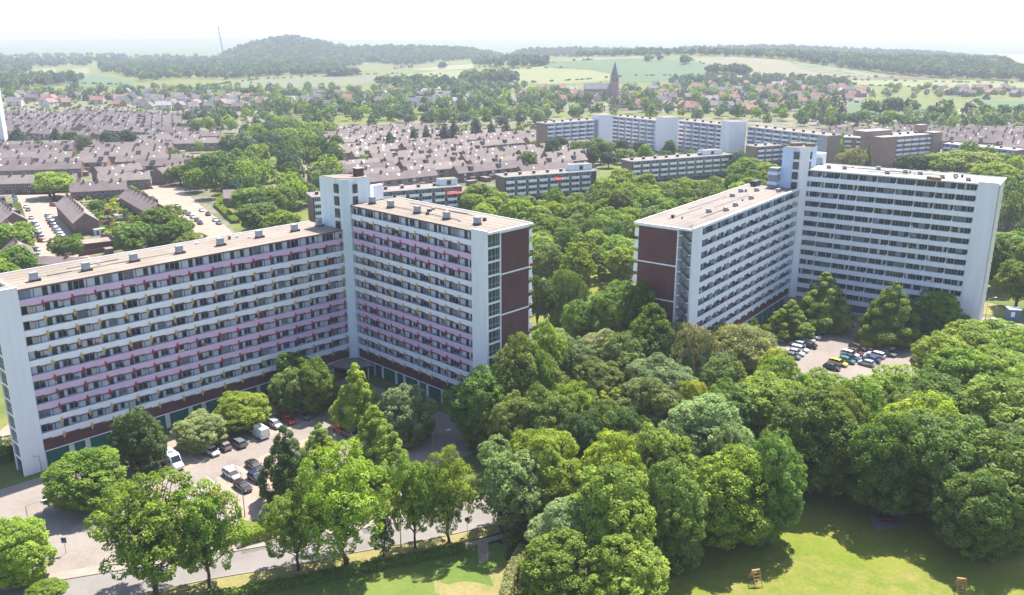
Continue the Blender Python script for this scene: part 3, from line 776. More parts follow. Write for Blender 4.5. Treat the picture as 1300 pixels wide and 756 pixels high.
rgp = random.Random(12)
for i in range(14):
    c = P(rgp.uniform(60, 430), rgp.uniform(540, 690)) if i < 9 else P(rgp.uniform(1000, 1160), rgp.uniform(418, 470))
    f_ = Fr(c, frAL.u if i < 9 else frBL.u); a_, b_ = rgp.uniform(1.5, 7), rgp.uniform(.8, 3)
    sheet('asphalt_patch', [f_(0, 0), f_(a_, 0), f_(a_, b_), f_(0, b_)], .012 + .0005 * i, rgp.choice(['asphd', 'asphalt', 'asphd']))
for i in range(7):
    t_ = i / 6.0; q0 = np.array([150, 722]) * (1 - t_) + np.array([620, 652]) * t_; c = P(*q0) + np.array([rgp.uniform(-1, 1), rgp.uniform(-1.2, 1.2)])
    f_ = Fr(c, P(620, 652) - P(447, 690)); a_ = rgp.uniform(3, 9); sheet('asphalt_patch', [f_(0, 0), f_(a_, 0), f_(a_, 1.4), f_(0, 1.4)], .0165 + .0004 * i, 'asphalt' if i % 2 else 'dark_patch')
# ------------------------------------------------------------------ lower gallery blocks in the middle distance
def balc_mesh(w, mat='white2', posts=True):
    mb = MB(); mb.box(ID, 0, w, -1.35, 0, -.18, 0, mat)
    mb.box(ID, 0, w, -1.35, -1.23, .002, 1.0, mat); mb.box(ID, 0, .1, -1.229, 0, .002, 1.0, mat); mb.box(ID, w - .1, w, -1.229, 0, .002, 1.0, mat)
    return mb.mesh('balcony')
BAL = {w: balc_mesh(w) for w in (3.0, 4.2, 5.6)}
BALT = balc_mesh(4.6, 'panel')
WB = win_mesh(2.6, 1.5, 3, 'glass', 'panel'); WS = win_mesh(1.4, 1.4, 2, 'glass', 'panel'); WT = win_mesh(1.0, 1.3, 2, 'glass', 'panel')
VSM = MB(); VSM.box(ID, -.6, .6, -.6, .6, 0, 1.2, 'dark'); VSM.box(ID, -.7, .7, -.7, .7, 1.202, 1.32, 'steel'); VSM = VSM.mesh('roof_vent')
def gal_block(root, a, b, zr, depth, wall, roofm, reps, balw=4.2, gap=1.6, seed=1, floors=None, gable='tan'):
    a, b = np.array(a), np.array(b); fr = Fr(a, b - a); L = float(np.hypot(*(b - a))); rg = random.Random(seed)
    floors = floors or int((zr - .3) / 2.8)
    w = MB(); w.box(fr, .25, L - .25, 0, depth, 0, zr - .3, wall); w.build('wall', root)
    e = MB(); e.box(fr, 0, .245, -.3, depth, 0, zr - .3, gable); e.build('end_wall', root)
    e = MB(); e.box(fr, L - .245, L, -.3, depth, 0, zr - .3, gable); e.build('end_wall', root)
    r = MB(); r.box(fr, -.2, L + .2, -.5, depth + .3, zr - .295, zr, 'white2', roofm); r.box(fr, -.2, L + .2, depth + .1, depth + .3, zr + .002, zr + .15, 'white2'); r.build('roof', root)
    base = zr - .4 - floors * 2.8
    for k in range(floors):
        z = base + k * 2.8 + .15; t = .8
        while t < L - balw - .5:
            if k > 0 or base > 1:
                reps['balcony'].add(BAL[balw] if rg.random() < .9 else BALT, fr, t, 0, z)
            reps['window'].add(WB, fr, t + .2, -.12, z + .85)
            if balw > 5: reps['window'].add(WS, fr, t + 3.2, -.12, z + .85)
            elif gap > 1.5: reps['window'].add(WS, fr, t + balw + .05, -.12, z + .85)
            t += balw + gap
    t = 3.
    while t < L: reps['vent'].add(VSM, fr, t, depth * .45, zr); t += 7.5
    foot([fr(-2, -2), fr(L + 2, -2), fr(L + 2, depth + 2), fr(-2, depth + 2)], 1.5)
    return fr, L
def stair_tower(root, a, b, zt, d0, depth, mat, slot=True):
    a, b = np.array(a), np.array(b); fr = Fr(a, b - a); L = float(np.hypot(*(b - a)))
    t = MB(); t.box(fr, 0, L, -d0, depth, 0, zt, mat, 'roofb'); t.build('stair_tower', root)
    return fr, L
def mk_reps(n=100): return {k: Repeat(v, n) for k, v in (('balcony', 'balcony'), ('window', 'window'), ('vent', 'roof_vent'))}
def fin_reps(r, root):
    for v in r.values(): v.done(root)

def low_block(label, pa, pb, zr, depth, twr=None, awn=None, gable='tan', seed=1, awn_z=None):
    a, b = P(*pa, zr), P(*pb, zr)
    root = empty('apartment_block', (a[0], a[1], 0), label=label, cat='apartment block', group='low gallery blocks among the trees')
    rp = mk_reps(60); fr, L = gal_block(root, a, b, zr, depth, 'door', 'roofb', rp, 4.2, 1.7, seed, gable=gable); fin_reps(rp, root)
    if twr:
        t0, t1, h = twr
        stair_tower(root, fr(L * t0, 3), fr(L * t1, 3), zr + h, 0, 5, 'cyan')
        m = MB(); m.box(Fr(fr(L * (t0 + t1) / 2, 2.99), fr.u), -1, 1, -.06, 0, zr + .3, zr + h - .6, 'glass'); m.build('tower_window', root)
    if awn:
        for t0, t1, z in awn:
            m = MB(); m.side(Fr(fr(L * t0, -1.2), fr.n), [(-.8, z), (1.2, z + 1.7), (1.2, z + 1.85), (-.8, z + .15)], 0, -L * (t1 - t0), 'awning'); m.build('awning', root)
    return root, fr, L
low_block('low gallery block close behind the pale corner tower, red awning at one end', (396, 250), (586, 236), 12.4, 10, (.865, .99, 2.9), [(.885, .99, 9.3)], 'tan', 3)
low_block('low gallery block with one red awning under its roof and a pale stair cap', (640, 225), (757, 216.5), 12.4, 10, (.74, .985, 3.0), [(.52, .60, 9.4)], 'brick3', 4)
low_block('low gallery block half sunk in the wood left of the blue corner tower', (802, 205), (930, 196), 12.4, 10, (.73, .92, 2.6), None, 'brick3', 5)
low_block('short brown-ended gallery block directly behind the blue corner tower', (961, 186.5), (1012, 183), 12.4, 10, None, None, 'brick2', 6)

# the long slab with three blind towers
zC = 20.5
rootC = empty('apartment_building', tuple(P(800, 150, zC)) + (0,), label='long grey-blue slab of flats with three blind pale towers in the middle distance', cat='apartment building')
rp = mk_reps(100)
segs = [((694, 157), (759, 152.2)), ((778, 147.5), (842.5, 154)), ((862, 153), (927, 160)), ((950, 161), (1052, 172.5))]
for i, (a, b) in enumerate(segs): gal_block(rootC, P(*a, zC), P(*b, zC), zC, 11, 'frame', 'roofb', rp, 5.6, 1.5, 20 + i, gable='tan' if i in (0, 3) else 'white')
for (a, b, h) in [((760.5, 146.5), (777.7, 146), 3.4), ((842.5, 149.5), (861.6, 149), 3.0), ((927, 155), (948, 154.5), 3.2)]:
    z = zC + h
    fr, L = stair_tower(rootC, P(*a, z), P(*b, z), z, 0, 12, 'white')
fin_reps(rp, rootC)

# brown brick blocks to its right
zE = 18.0
rootE = empty('apartment_building', tuple(P(1150, 172, zE)) + (0,), label='brown brick flats with white balcony rows and a square roof cabin', cat='apartment building')
rp = mk_reps(100)
fE, LE = gal_block(rootE, P(1117, 175, zE), P(1190, 169.5, zE), zE, 14, 'brick2', 'roofw', rp, 5.6, 1.3, 31, gable='brick2')
gal_block(rootE, P(1071, 174, zE - 3), P(1116, 176, zE - 3), zE - 3, 12, 'brick2', 'roofw', rp, 4.2, 3.0, 32, gable='brick2')
fin_reps(rp, rootE)
for t0, t1, zz in ((-.01, .24, .4), (.87, 1.03, 1.0)):
    m = MB(); m.box(fE, LE * t0, LE * t1, -2.6, 5, 0, zE + zz, 'brick2', 'roofw'); m.build('brick_bay', rootE)
m = MB(); m.box(fE, -6, LE * .32, 5.2, 15, zE + .01, zE + 3.4, 'brick2', 'roofw'); m.build('roof_cabin', rootE)
m = MB(); m.box(fE, LE * .84, LE * .96, 6, 11, zE + .01, zE + 5, 'brick2', 'roofw'); m.build('stair_cap', rootE)
zE2 = 12.4
rootF = empty('apartment_block', tuple(P(1240, 184, zE2)) + (0,), label='long low gallery block stretching right from the brown brick flats', cat='apartment block', group='low gallery blocks among the trees')
rp = mk_reps(60); gal_block(rootF, P(1198, 182, zE2), P(1290, 191, zE2), zE2, 10, 'frame', 'roofw', rp, 4.2, 1.6, 41, gable='brick3'); fin_reps(rp, rootF)

# white tower block cut by the left edge of the view
mb = MB(); a = P(-38, 112, 40); b = P(-5, 112, 40); fr = Fr(a, b - a); L = np.hypot(*(b - a))
rootW = empty('apartment_building', (a[0], a[1], 0), label='pale tower block at the far left edge above the terraces', cat='apartment building')
mb.box(fr, 0, L, 0, 5, 0, 40, 'white', 'roofb'); mb.build('wall', rootW)
for k in range(12):
    m = MB(); m.box(fr, 3, L - 4, -.06, 0, 3 + k * 3, 4.6 + k * 3, 'glass'); m.build('window', rootW)
foot([fr(0, 0), fr(L, 0), fr(L, 14), fr(0, 14)], 3)

# ------------------------------------------------------------------ church and mast
g = G3(780, 123.5)
rootK = empty('church', tuple(g), label='dark brick church with a tall pointed spire among the houses', cat='church')
fr = Fr(g[:2], (1, 0))
m = MB(); m.box(fr, -4.2, 4.2, 0, 8.4, -1, 24, 'brick2'); m.build('tower', rootK, (g[0], g[1], g[2]) if False else None)
m = MB()
for t in (-2.3, .9):
    m = MB(); m.box(fr, t, t + 1.4, -.06, .0, 17, 21.5, 'dark'); m.build('belfry_window', rootK)
m = MB(); c = fr(0, 4.2); n = 8
ring = [(c[0] + 4.3 * math.cos(2 * math.pi * k / n), c[1] + 4.3 * math.sin(2 * math.pi * k / n), 24.02) for k in range(n)]
for k in range(n): m.poly([ring[k], ring[(k + 1) % n], (c[0], c[1], 40)], 'slate')
m.build('spire', rootK)
m = MB(); m.box(fr, -33, -4.25, 1, 12, -1, 9, 'brick2'); m.build('nave', rootK)
m = MB(); m.side(Fr(fr(-33.3, .4), (0, 1)), [(0, 9.01), (12.2, 9.01), (6.1, 15)], 0, -29, 'slate'); m.build('roof', rootK)
m = MB(); m.box(fr, -33, -8, -4.5, .99, -1, 5, 'brick2', 'slate'); m.build('aisle', rootK)
foot([fr(-36, -60), fr(8, -60), fr(6, 13), fr(-36, 13)], 4)
rootK.scale = (1.2, 1.2, 1.15)
for o in rootK.children: pass
g = G3(283, 66.5)
rootM = empty('mast', tuple(g), label='tall thin mast standing on the far wooded hills', cat='mast')
m = MB(); b0 = np.array(g); t0 = b0 + np.array([-8., 0, 78.]) * (g[1] / 3000.)
m.tube(b0, t0, 2.9, 2.3, 'steel', 8); m.build('shaft', rootM)
m = MB(); m.tube(t0 - np.array([0, 0, 3.]), t0 + np.array([0, 0, 5.]), 3.2, 1.4, 'dark', 8); m.build('head', rootM)

# ------------------------------------------------------------------ houses
def row_meshes(nh, wall, roof, hw=6.2, dp=9.0, ez=5.3, rz=8.7, style=0, far=False):
    """meshes of one terrace: body, roof, chimney, window, door"""
    L = nh * hw
    b = MB(); b.box(ID, 0, L, 0, dp, 0, ez, wall)
    b.side(Fr((0.0, 0), (0, 1)), [(0, ez + .002), (dp, ez + .002), (dp / 2, rz - .12)], 0, -.22, wall)
    b.side(Fr((L, 0), (0, 1)), [(0, ez + .002), (dp, ez + .002), (dp / 2, rz - .12)], 0, .22, wall)
    if far:
        for k in range(nh):
            x = hw * k
            for y0, y1 in ((-.05, .0), (dp, dp + .05)):
                for z in (.9, 3.4):
                    b.box(ID, x + .6, x + 2.6, y0, y1, z, z + 1.4, 'glass'); b.box(ID, x + 3.6, x + 5.0, y0, y1, z, z + 1.4, 'glass2' if (k + style) % 3 else 'panel')
            if (k + style) % 2: b.box(ID, x + .4, x + 3.4, -2.6, -.055, 0, 2.8, wall, 'roofb')
    body = b.mesh('wall')
    r = MB(); o = .45; th = .16
    sl = (rz - ez) / (dp / 2)
    for sgn in (0, 1):
        y0, y1 = (-o, dp / 2) if sgn == 0 else (dp + o, dp / 2)
        z0 = ez - o * sl
        pts = [(y0, z0), (y1, rz), (y1, rz + th), (y0, z0 + th)]
        r.side(Fr((-.25, 0), (0, 1)), pts, 0, -(L + .5), roof)
    for k in range(nh):    # roof lights and ridge pots
        if (k * 7 + style) % 3 != 0:
            x = hw * (k + .35); y = dp * (.22 if (k + style) % 2 else .30); z = ez + sl * y + th
            r.side(Fr((x, 0), (0, 1)), [(y, z + .02), (y + .9, z + .02 + .9 * sl), (y + .9, z + .1 + .9 * sl), (y, z + .1)], 0, -.8, 'panel' if (k % 2) else 'glass2')
    roofm = r.mesh('roof')
    c = MB(); c.box(ID, -.55, .55, -.4, .4, -.9, 1.0, 'brick2'); c.box(ID, -.62, .62, -.47, .47, 1.002, 1.12, 'dark')
    for x in (-.25, .25): c.tube((x, 0, 1.12), (x, 0, 1.5), .13, .11, 'rufous', 6)
    d = MB(); d.side(Fr((0, 0), (0, 1)), [(0, 0), (2.6, 1.9), (2.6, 2.05), (0, 2.05)], 0, -2.4, 'dark'); d.box(ID, .15, 2.25, -.06, -.002, .35, 1.6, 'glass2')
    return dict(L=L, body=body, roof=roofm, chim=c.mesh('chimney'), dorm=d.mesh('dormer'), hw=hw, dp=dp, ez=ez, rz=rz, nh=nh, sl=sl)
TWIN = win_mesh(1.9, 1.4, 2, 'glass', 'panel'); TDOOR = door_mesh(1.0, 2.1)
ROWS = {(n, s): row_meshes(n, 'brick3', 'tile', style=s) for n in (4, 6, 8) for s in (0, 1)}
for n in (4, 6, 8):
    for s__ in (0, 1): ROWS[(n, s__, 'f')] = row_meshes(n, ['brick3', 'brick2'][s__], 'tile', style=s__, far=True, ez=5.3 + .3 * s__)
ROWS[('w', 0)] = row_meshes(6, 'panel', 'tile', style=2)
def terrace(key, pos, ang, label, group, windows=False, dorm=0, both=False):
    m = ROWS[key]; root = empty('terraced_house_row', (pos[0], pos[1], 0), ang, label=label, cat='house row', group=group)
    link('wall', m['body'], root); ro = link('roof', m['roof'], root)
    for k in range(m['nh']):
        if k % 2 == 0 or windows: link('chimney', m['chim'], ro, (m['hw'] * (k + .95) if k < m['nh'] - 1 else m['hw'] * (k + .6), m['dp'] / 2, m['rz'] + .1))
        if dorm and (k + dorm) % 3 == 0: link('dormer', m['dorm'], ro, (m['hw'] * (k + .3), .9, m['ez'] + m['sl'] * .9 + .1))
    if windows:
        for k in range(m['nh']):
            x = m['hw'] * k
            for z in (.9, 3.5): link('window', TWIN, root, (x + .7, -.1, z))
            link('window', TWIN, root, (x + 3.5, -.1, 3.5)); link('door', TDOOR, root, (x + 3.9, -.06, .02))
    fr = Fr(pos, (math.cos(ang), math.sin(ang)))
    foot([fr(0, 0), fr(m['L'], 0), fr(m['L'], m['dp']), fr(0, m['dp'])], 1.5)
    return root
def row_px(a, b, label, z=8.7, windows=True, dorm=0, key=None, group=None):
    """terrace whose ridge runs from pixel a to pixel b"""
    A_, B_ = P(*a, z), P(*b, z); d = B_ - A_; L = float(np.hypot(*d)); fr = Fr(A_, d)
    n = 4 if L < 31 else (6 if L < 44 else 8); key = key or (n, random.randint(0, 1)); m = ROWS[key]
    cnt = max(1, int(round(L / m['L'])))
    for i in range(cnt):
        t = (L / cnt) * i + (L / cnt - m['L']) / 2
        p = fr(t, -m['dp'] / 2)
        if np.hypot(*(P(600, 300) - p)) < 0: continue
        terrace(key, p, fr.ang, label if cnt == 1 else label + ', ' + ('left end' if i == 0 else ('right end' if i == cnt - 1 else 'middle')), group or 'terraces by the two streets of parked cars', windows, dorm)
row_px((113, 276), (80, 244.5), 'brown terrace running away from its dark brick gable by the street of parked cars', dorm=0)
row_px((89, 233), (160, 229.5), 'brown terrace across the top of the walled gardens')
row_px((201, 259), (163, 239), 'terrace with big dormers along the curving street', dorm=1)
row_px((117, 221), (196, 217), 'long brown terrace ending in a red gable by the bend of the street')
row_px((-30, 224), (92, 221), 'long brown terrace behind the bright tree at the street corner')
row_px((-40, 209), (122, 204), 'second brown terrace up from the street corner')
row_px((126, 212), (170, 207), 'short brown terrace just above the curving street')
row_px((198, 214), (240, 206), 'terrace at the top of the curving street beside the trees')
row_px((14, 268), (-22, 236), 'terrace along the left side of the parked car street', dorm=2)
row_px((22, 312), (8, 282), 'near terrace along the left side of the parked car street', dorm=1)
def small_house(pos, ang, label, col, roof, group=None, dims=(9, 8, 4.6, 7.6), cat='house', name='house'):
    w, d, ez, rz = dims
    root = empty(name, (pos[0], pos[1], 0), ang, label=label, cat=cat, group=group)
    b = MB(); b.box(ID, 0, w, 0, d, 0, ez, col); 
    for x, t in ((0, -.22), (w, .22)): b.side(Fr((x, 0), (0, 1)), [(0, ez + .002), (d, ez + .002), (d / 2, rz - .12)], 0, t, col)
    link('wall', b.mesh('wall'), root)
    r = MB(); sl = (rz - ez) / (d / 2)
    for y0, y1 in ((-.5, d / 2), (d + .5, d / 2)):
        z0 = ez - .5 * sl; r.side(Fr((-.3, 0), (0, 1)), [(y0, z0), (y1, rz), (y1, rz + .16), (y0, z0 + .16)], 0, -(w + .6), roof)
    ro = link('roof', r.mesh('roof'), root)
    link('chimney', ROWS[(6, 0)]['chim'], ro, (w * .7, d / 2, rz + .1))
    for x in (1., 5.4): link('window', TWIN, root, (x, -.1, 1.0)); link('window', TWIN, root, (x, -.1, 3.0)) if ez > 5 else None
    link('door', TDOOR, root, (3.4, -.06, .02))
    fr = Fr(pos, (math.cos(ang), math.sin(ang))); foot([fr(0, 0), fr(w, 0), fr(w, d), fr(0, d)], 1.5)
    return root
small_house(P(286, 264), .35, 'small brown gabled house under the big trees by the second street', 'brick3', 'tile')
h_ = small_house(P(-6, 352), .55, 'grey-roofed bungalow with a dark gable just behind the long flats', 'brick', 'roofb', dims=(8, 9, 4.0, 7.6))
h_ = small_house(P(26, 345), -.12, 'long low shed roof between the bungalow and the long flats', 'brick2', 'tile', dims=(22, 7, 3.0, 4.6), cat='shed', name='shed')
h_ = small_house(P(1264, 292), -.55, 'brown house with dark roof windows right of the white flats', 'brick3', 'tile', dims=(12, 9, 6.0, 10.2))
rl = MB(); rl.box(ID, -.7, .7, -.05, .0, 0, 1.7, 'glass'); 
h_ = small_house(P(1297, 286), -.35, 'brown house cut by the right edge behind the white flats', 'brick3', 'tile', dims=(14, 9, 6.0, 10.4))
mb = MB(); a = P(104, 322); fr = Fr(a, P(138, 318) - a); mb.box(fr, 0, 11, 0, 8, 0, 3.4, 'brick', 'roof'); mb.box(fr, 11.1, 17, 0, 9, 0, 4.8, 'brick3', 'tile'); o = mb.build('annexe'); tag(o, 'flat-roofed brick annexe against the dark gable of the terrace', 'annexe'); foot([fr(0, 0), fr(17, 0), fr(17, 9), fr(0, 9)], 1)
strip('garden_wall', pxs([(100, 326), (148, 318)]), .25, 0, 1.8, 'brick', 'thing'); bpy.data.objects['garden_wall']['label'] = 'low dark brick garden wall in front of the annexe'; bpy.data.objects['garden_wall']['category'] = 'wall'

# whole quarters of terraces
def quarter(poly, a, b, label, group, rowgap=(19, 27), gap=5., keys=((6, 0, 'f'), (8, 1, 'f'), (6, 1, 'f'), (8, 0, 'f'), (4, 1, 'f')), seed=1, dens=1.0, z=8.7, ext=60):
    rg = random.Random(seed); A_, B_ = P(*a, z), P(*b, z); fr = Fr(A_, B_ - A_)
    cs = [P(*q, z) for q in poly]; ts = [float((c - fr.o) @ fr.u) for c in cs]; ds = [float((c - fr.o) @ fr.n) for c in cs]
    d = min(ds); i = 0; n = 0
    while d < max(ds):
        t = min(ts) + rg.uniform(-20, 10)
        while t < max(ts):
            key = rg.choice(keys); m = ROWS[key]; c = fr(t + m['L'] / 2, d + 4.5); q = px_of(c[0], c[1], z)
            if inpoly(q[0], q[1], poly) and free(*c) and free(*fr(t, d + 4)) and free(*fr(t + m['L'], d + 4)) and rg.random() < dens:
                terrace(key, fr(t, d), fr.ang, label, group, False, rg.choice([0, 0, 1, 2]) ); n += 1
            elif rg.random() < .2: t += 8
            t += m['L'] + gap + (8 if rg.random() < .15 else 0)
        d += rowgap[i % 2]; i += 1
    return n
NQ = {}
NQ['mid'] = quarter([(430, 172), (520, 160), (690, 165), (765, 196), (700, 216), (632, 222), (600, 205), (520, 216), (470, 226), (432, 205)], (446, 194), (510, 188.8), 'brown-roofed terrace in the dense rows behind the low gallery blocks', 'dense terraces in the middle', seed=3, rowgap=(17, 21))
NQ['mid2'] = quarter([(425, 160), (520, 155), (528, 166), (430, 178)], (430, 160), (515, 158), 'brown terrace in the rows left of the pointed trees', 'terraces left of the pointed trees', seed=5, rowgap=(17, 21))
NQ['left'] = quarter([(-60, 178), (150, 172), (270, 160), (262, 182), (235, 202), (-60, 201)], (0, 190), (150, 187), 'brown terrace among the rows at the left behind the streets', 'terraces at the left', seed=6, rowgap=(19, 26))
NQ['left2'] = quarter([(-60, 140), (120, 138), (240, 142), (240, 158), (140, 168), (-60, 168)], (30, 150), (150, 158), 'brown terrace far left below the wooded hills', 'far left terraces', seed=8, rowgap=(18, 25), gap=5)
NQ['right'] = quarter([(1080, 160), (1200, 158), (1330, 160), (1330, 186), (1215, 176), (1080, 166)], (1100, 164), (1200, 168), 'brown terrace in the packed rows right of the brick flats', 'packed terraces at the right', seed=9, rowgap=(17, 21))
NQ['c'] = quarter([(660, 165), (692, 160), (700, 188), (770, 200), (900, 210), (760, 200), (690, 192)], (660, 184), (740, 190), 'brown terrace in front of the long grey slab', 'terraces before the long slab', seed=10, rowgap=(18, 22))
print('rows', NQ)

# single houses of the far town: one mesh each, too small to show parts
def far_house(w, d, ez, rz, roof, wall='wall'):
    b = MB(); b.box(ID, -w / 2, w / 2, -d / 2, d / 2, -2, ez, wall)
    for x, t in ((-w / 2, -.2), (w / 2, .2)): b.side(Fr((x, -d / 2), (0, 1)), [(0, ez + .002), (d, ez + .002), (d / 2, rz - .1)], 0, t, wall)
    sl = (rz - ez) / (d / 2)
    for s_ in (-1, 1): b.side(Fr((-w / 2 - .3, 0), (0, 1)), [(s_ * (d / 2 + .5), ez - .5 * sl), (0, rz), (0, rz + .2), (s_ * (d / 2 + .5), ez - .5 * sl + .2)], 0, -(w + .6), roof)
    for x in (-.3, .2):
        for z in (.9, 3.4):
            if z + 1.4 < ez: b.box(ID, w * x, w * x + 1.8, -d / 2 - .05, -d / 2 + .02, z, z + 1.4, 'glass')
    b.box(ID, w * .3, w * .3 + .8, -.4, .4, rz - 1, rz + 1.1, 'brick2')
    return b.mesh('house')
FH = [far_house(10, 9, 5.4, 9.5, r_) for r_ in ('tile', 'rufous', 'slate', 'roofb')] + [far_house(16, 9, 5.2, 9, r_) for r_ in ('tile', 'rufous', 'slate', 'roofw')] + [far_house(12, 10, 3.2, 7.6, r_) for r_ in ('rufous', 'tile')]
RN = ['brown', 'red', 'slate grey', 'pale', 'brown', 'red', 'slate grey', 'pale flat', 'steep red', 'steep brown']
nfar = 0
def far_town(poly, n, place, group, seed, red=.5, bigger=1.0):
    global nfar
    rg = random.Random(seed); xs = [p[0] for p in poly]; ys = [p[1] for p in poly]; pts = []; tries = 0
    while len(pts) < n and tries < n * 60:
        tries += 1
        q = (rg.uniform(min(xs), max(xs)), rg.uniform(min(ys), max(ys)))
        if not inpoly(*q, poly): continue
        g = G3(*q)
        if not free(g[0], g[1]) or any((g[0] - a) ** 2 + (g[1] - b) ** 2 < 15 ** 2 for a, b in pts): continue
        pts.append((g[0], g[1]))
        k = rg.choice([1, 5, 8, 1]) if rg.random() < red else rg.choice([0, 2, 3, 4, 6, 7, 9, 0, 4])
        o = link('house', FH[k], None, tuple(g), rg.choice([0, 1.57, .4, -.5]) + rg.uniform(-.15, .15)); o.scale = (bigger,) * 3
        wl = rg.random(); wc = (.62, .60, .57) if wl < .5 else ((.30, .19, .14) if wl < .8 else (.5, .43, .33))
        o.color = wc + (1,)
        tag(o, ('white' if wl < .5 else 'brick' if wl < .8 else 'cream') + ' house with ' + RN[k] + ' roof ' + place, 'house', group)
        foot([(g[0] - 6, g[1] - 6), (g[0] + 6, g[1] - 6), (g[0] + 6, g[1] + 6), (g[0] - 6, g[1] + 6)])
        nfar += 1
far_town([(10, 124), (160, 120), (330, 122), (480, 118), (600, 122), (600, 134), (420, 140), (250, 142), (130, 136), (10, 136)], 135, 'in the far town at the left', 'houses of the far town at the left', 51, .25)
far_town([(690, 112), (760, 124), (830, 112), (960, 107), (1080, 112), (1085, 128), (960, 146), (820, 142), (700, 130), (660, 122)], 120, 'in the village around the church', 'houses of the village around the church', 52, .55)
far_town([(1050, 113), (1120, 118), (1115, 125), (1050, 122)], 9, 'on the field edge right of the village', 'houses on the field edge', 53, .8)
far_town([(1180, 116), (1260, 113), (1310, 116), (1310, 124), (1200, 124)], 18, 'in the hamlet at the right on the fields', 'houses of the hamlet on the fields', 54, .6)
far_town([(500, 85.5), (530, 84), (528, 87), (502, 88)], 4, 'at the lone farm on the ridge', 'houses of the lone farm', 55, .3)
print('far houses', nfar)


DENOISE = True

# ------------------------------------------------------------------ trees
def leaf_mesh(name, c, n, size, lf, rg, stretch=1.0, hang=False, colour=None, mat='leaf'):
    """many separate leaf-spray faces: centres c, facing n"""
    k = len(c)
    n = n / (np.linalg.norm(n, axis=1, keepdims=True) + 1e-9)
    a = rg.normal(size=(k, 3))
    if hang: a = a * .25 + np.array([0, 0, -1.])
    a -= n * np.sum(a * n, 1, keepdims=True); a /= (np.linalg.norm(a, axis=1, keepdims=True) + 1e-9)
    b = np.cross(n, a)
    s = size * rg.uniform(.65, 1.35, size=(k, 1)) if np.isscalar(size) else size
    w = rg.uniform(.5, .8, size=(k, 1))
    sk = rg.uniform(-.3, .3, size=(k, 1))
    V = np.stack([c - a * s * stretch, c + b * s * w + a * s * sk, c + a * s * stretch, c - b * s * w - a * s * sk * .6], 1)
    V[:, 1] -= n * s * .22; V[:, 3] -= n * s * .22
    me = bpy.data.meshes.new(name)
    me.vertices.add(k * 4); me.vertices.foreach_set('co', V.reshape(-1))
    me.loops.add(k * 4); me.loops.foreach_set('vertex_index', np.arange(k * 4))
    me.polygons.add(k); me.polygons.foreach_set('loop_start', np.arange(0, k * 4, 4)); me.polygons.foreach_set('loop_total', np.full(k, 4))
    me.update(calc_edges=True)
    at = me.attributes.new('lf', 'FLOAT', 'FACE'); at.data.foreach_set('value', lf.astype(np.float32))
    if colour is not None:
        ca = me.attributes.new('lc', 'FLOAT_COLOR', 'FACE'); ca.data.foreach_set('color', np.concatenate([colour, np.ones((k, 1))], 1).astype(np.float32).reshape(-1))
    me.materials.append(M[mat]); return me

def sph(k, rg):
    v = rg.normal(size=(k, 3)); return v / np.linalg.norm(v, axis=1, keepdims=True)

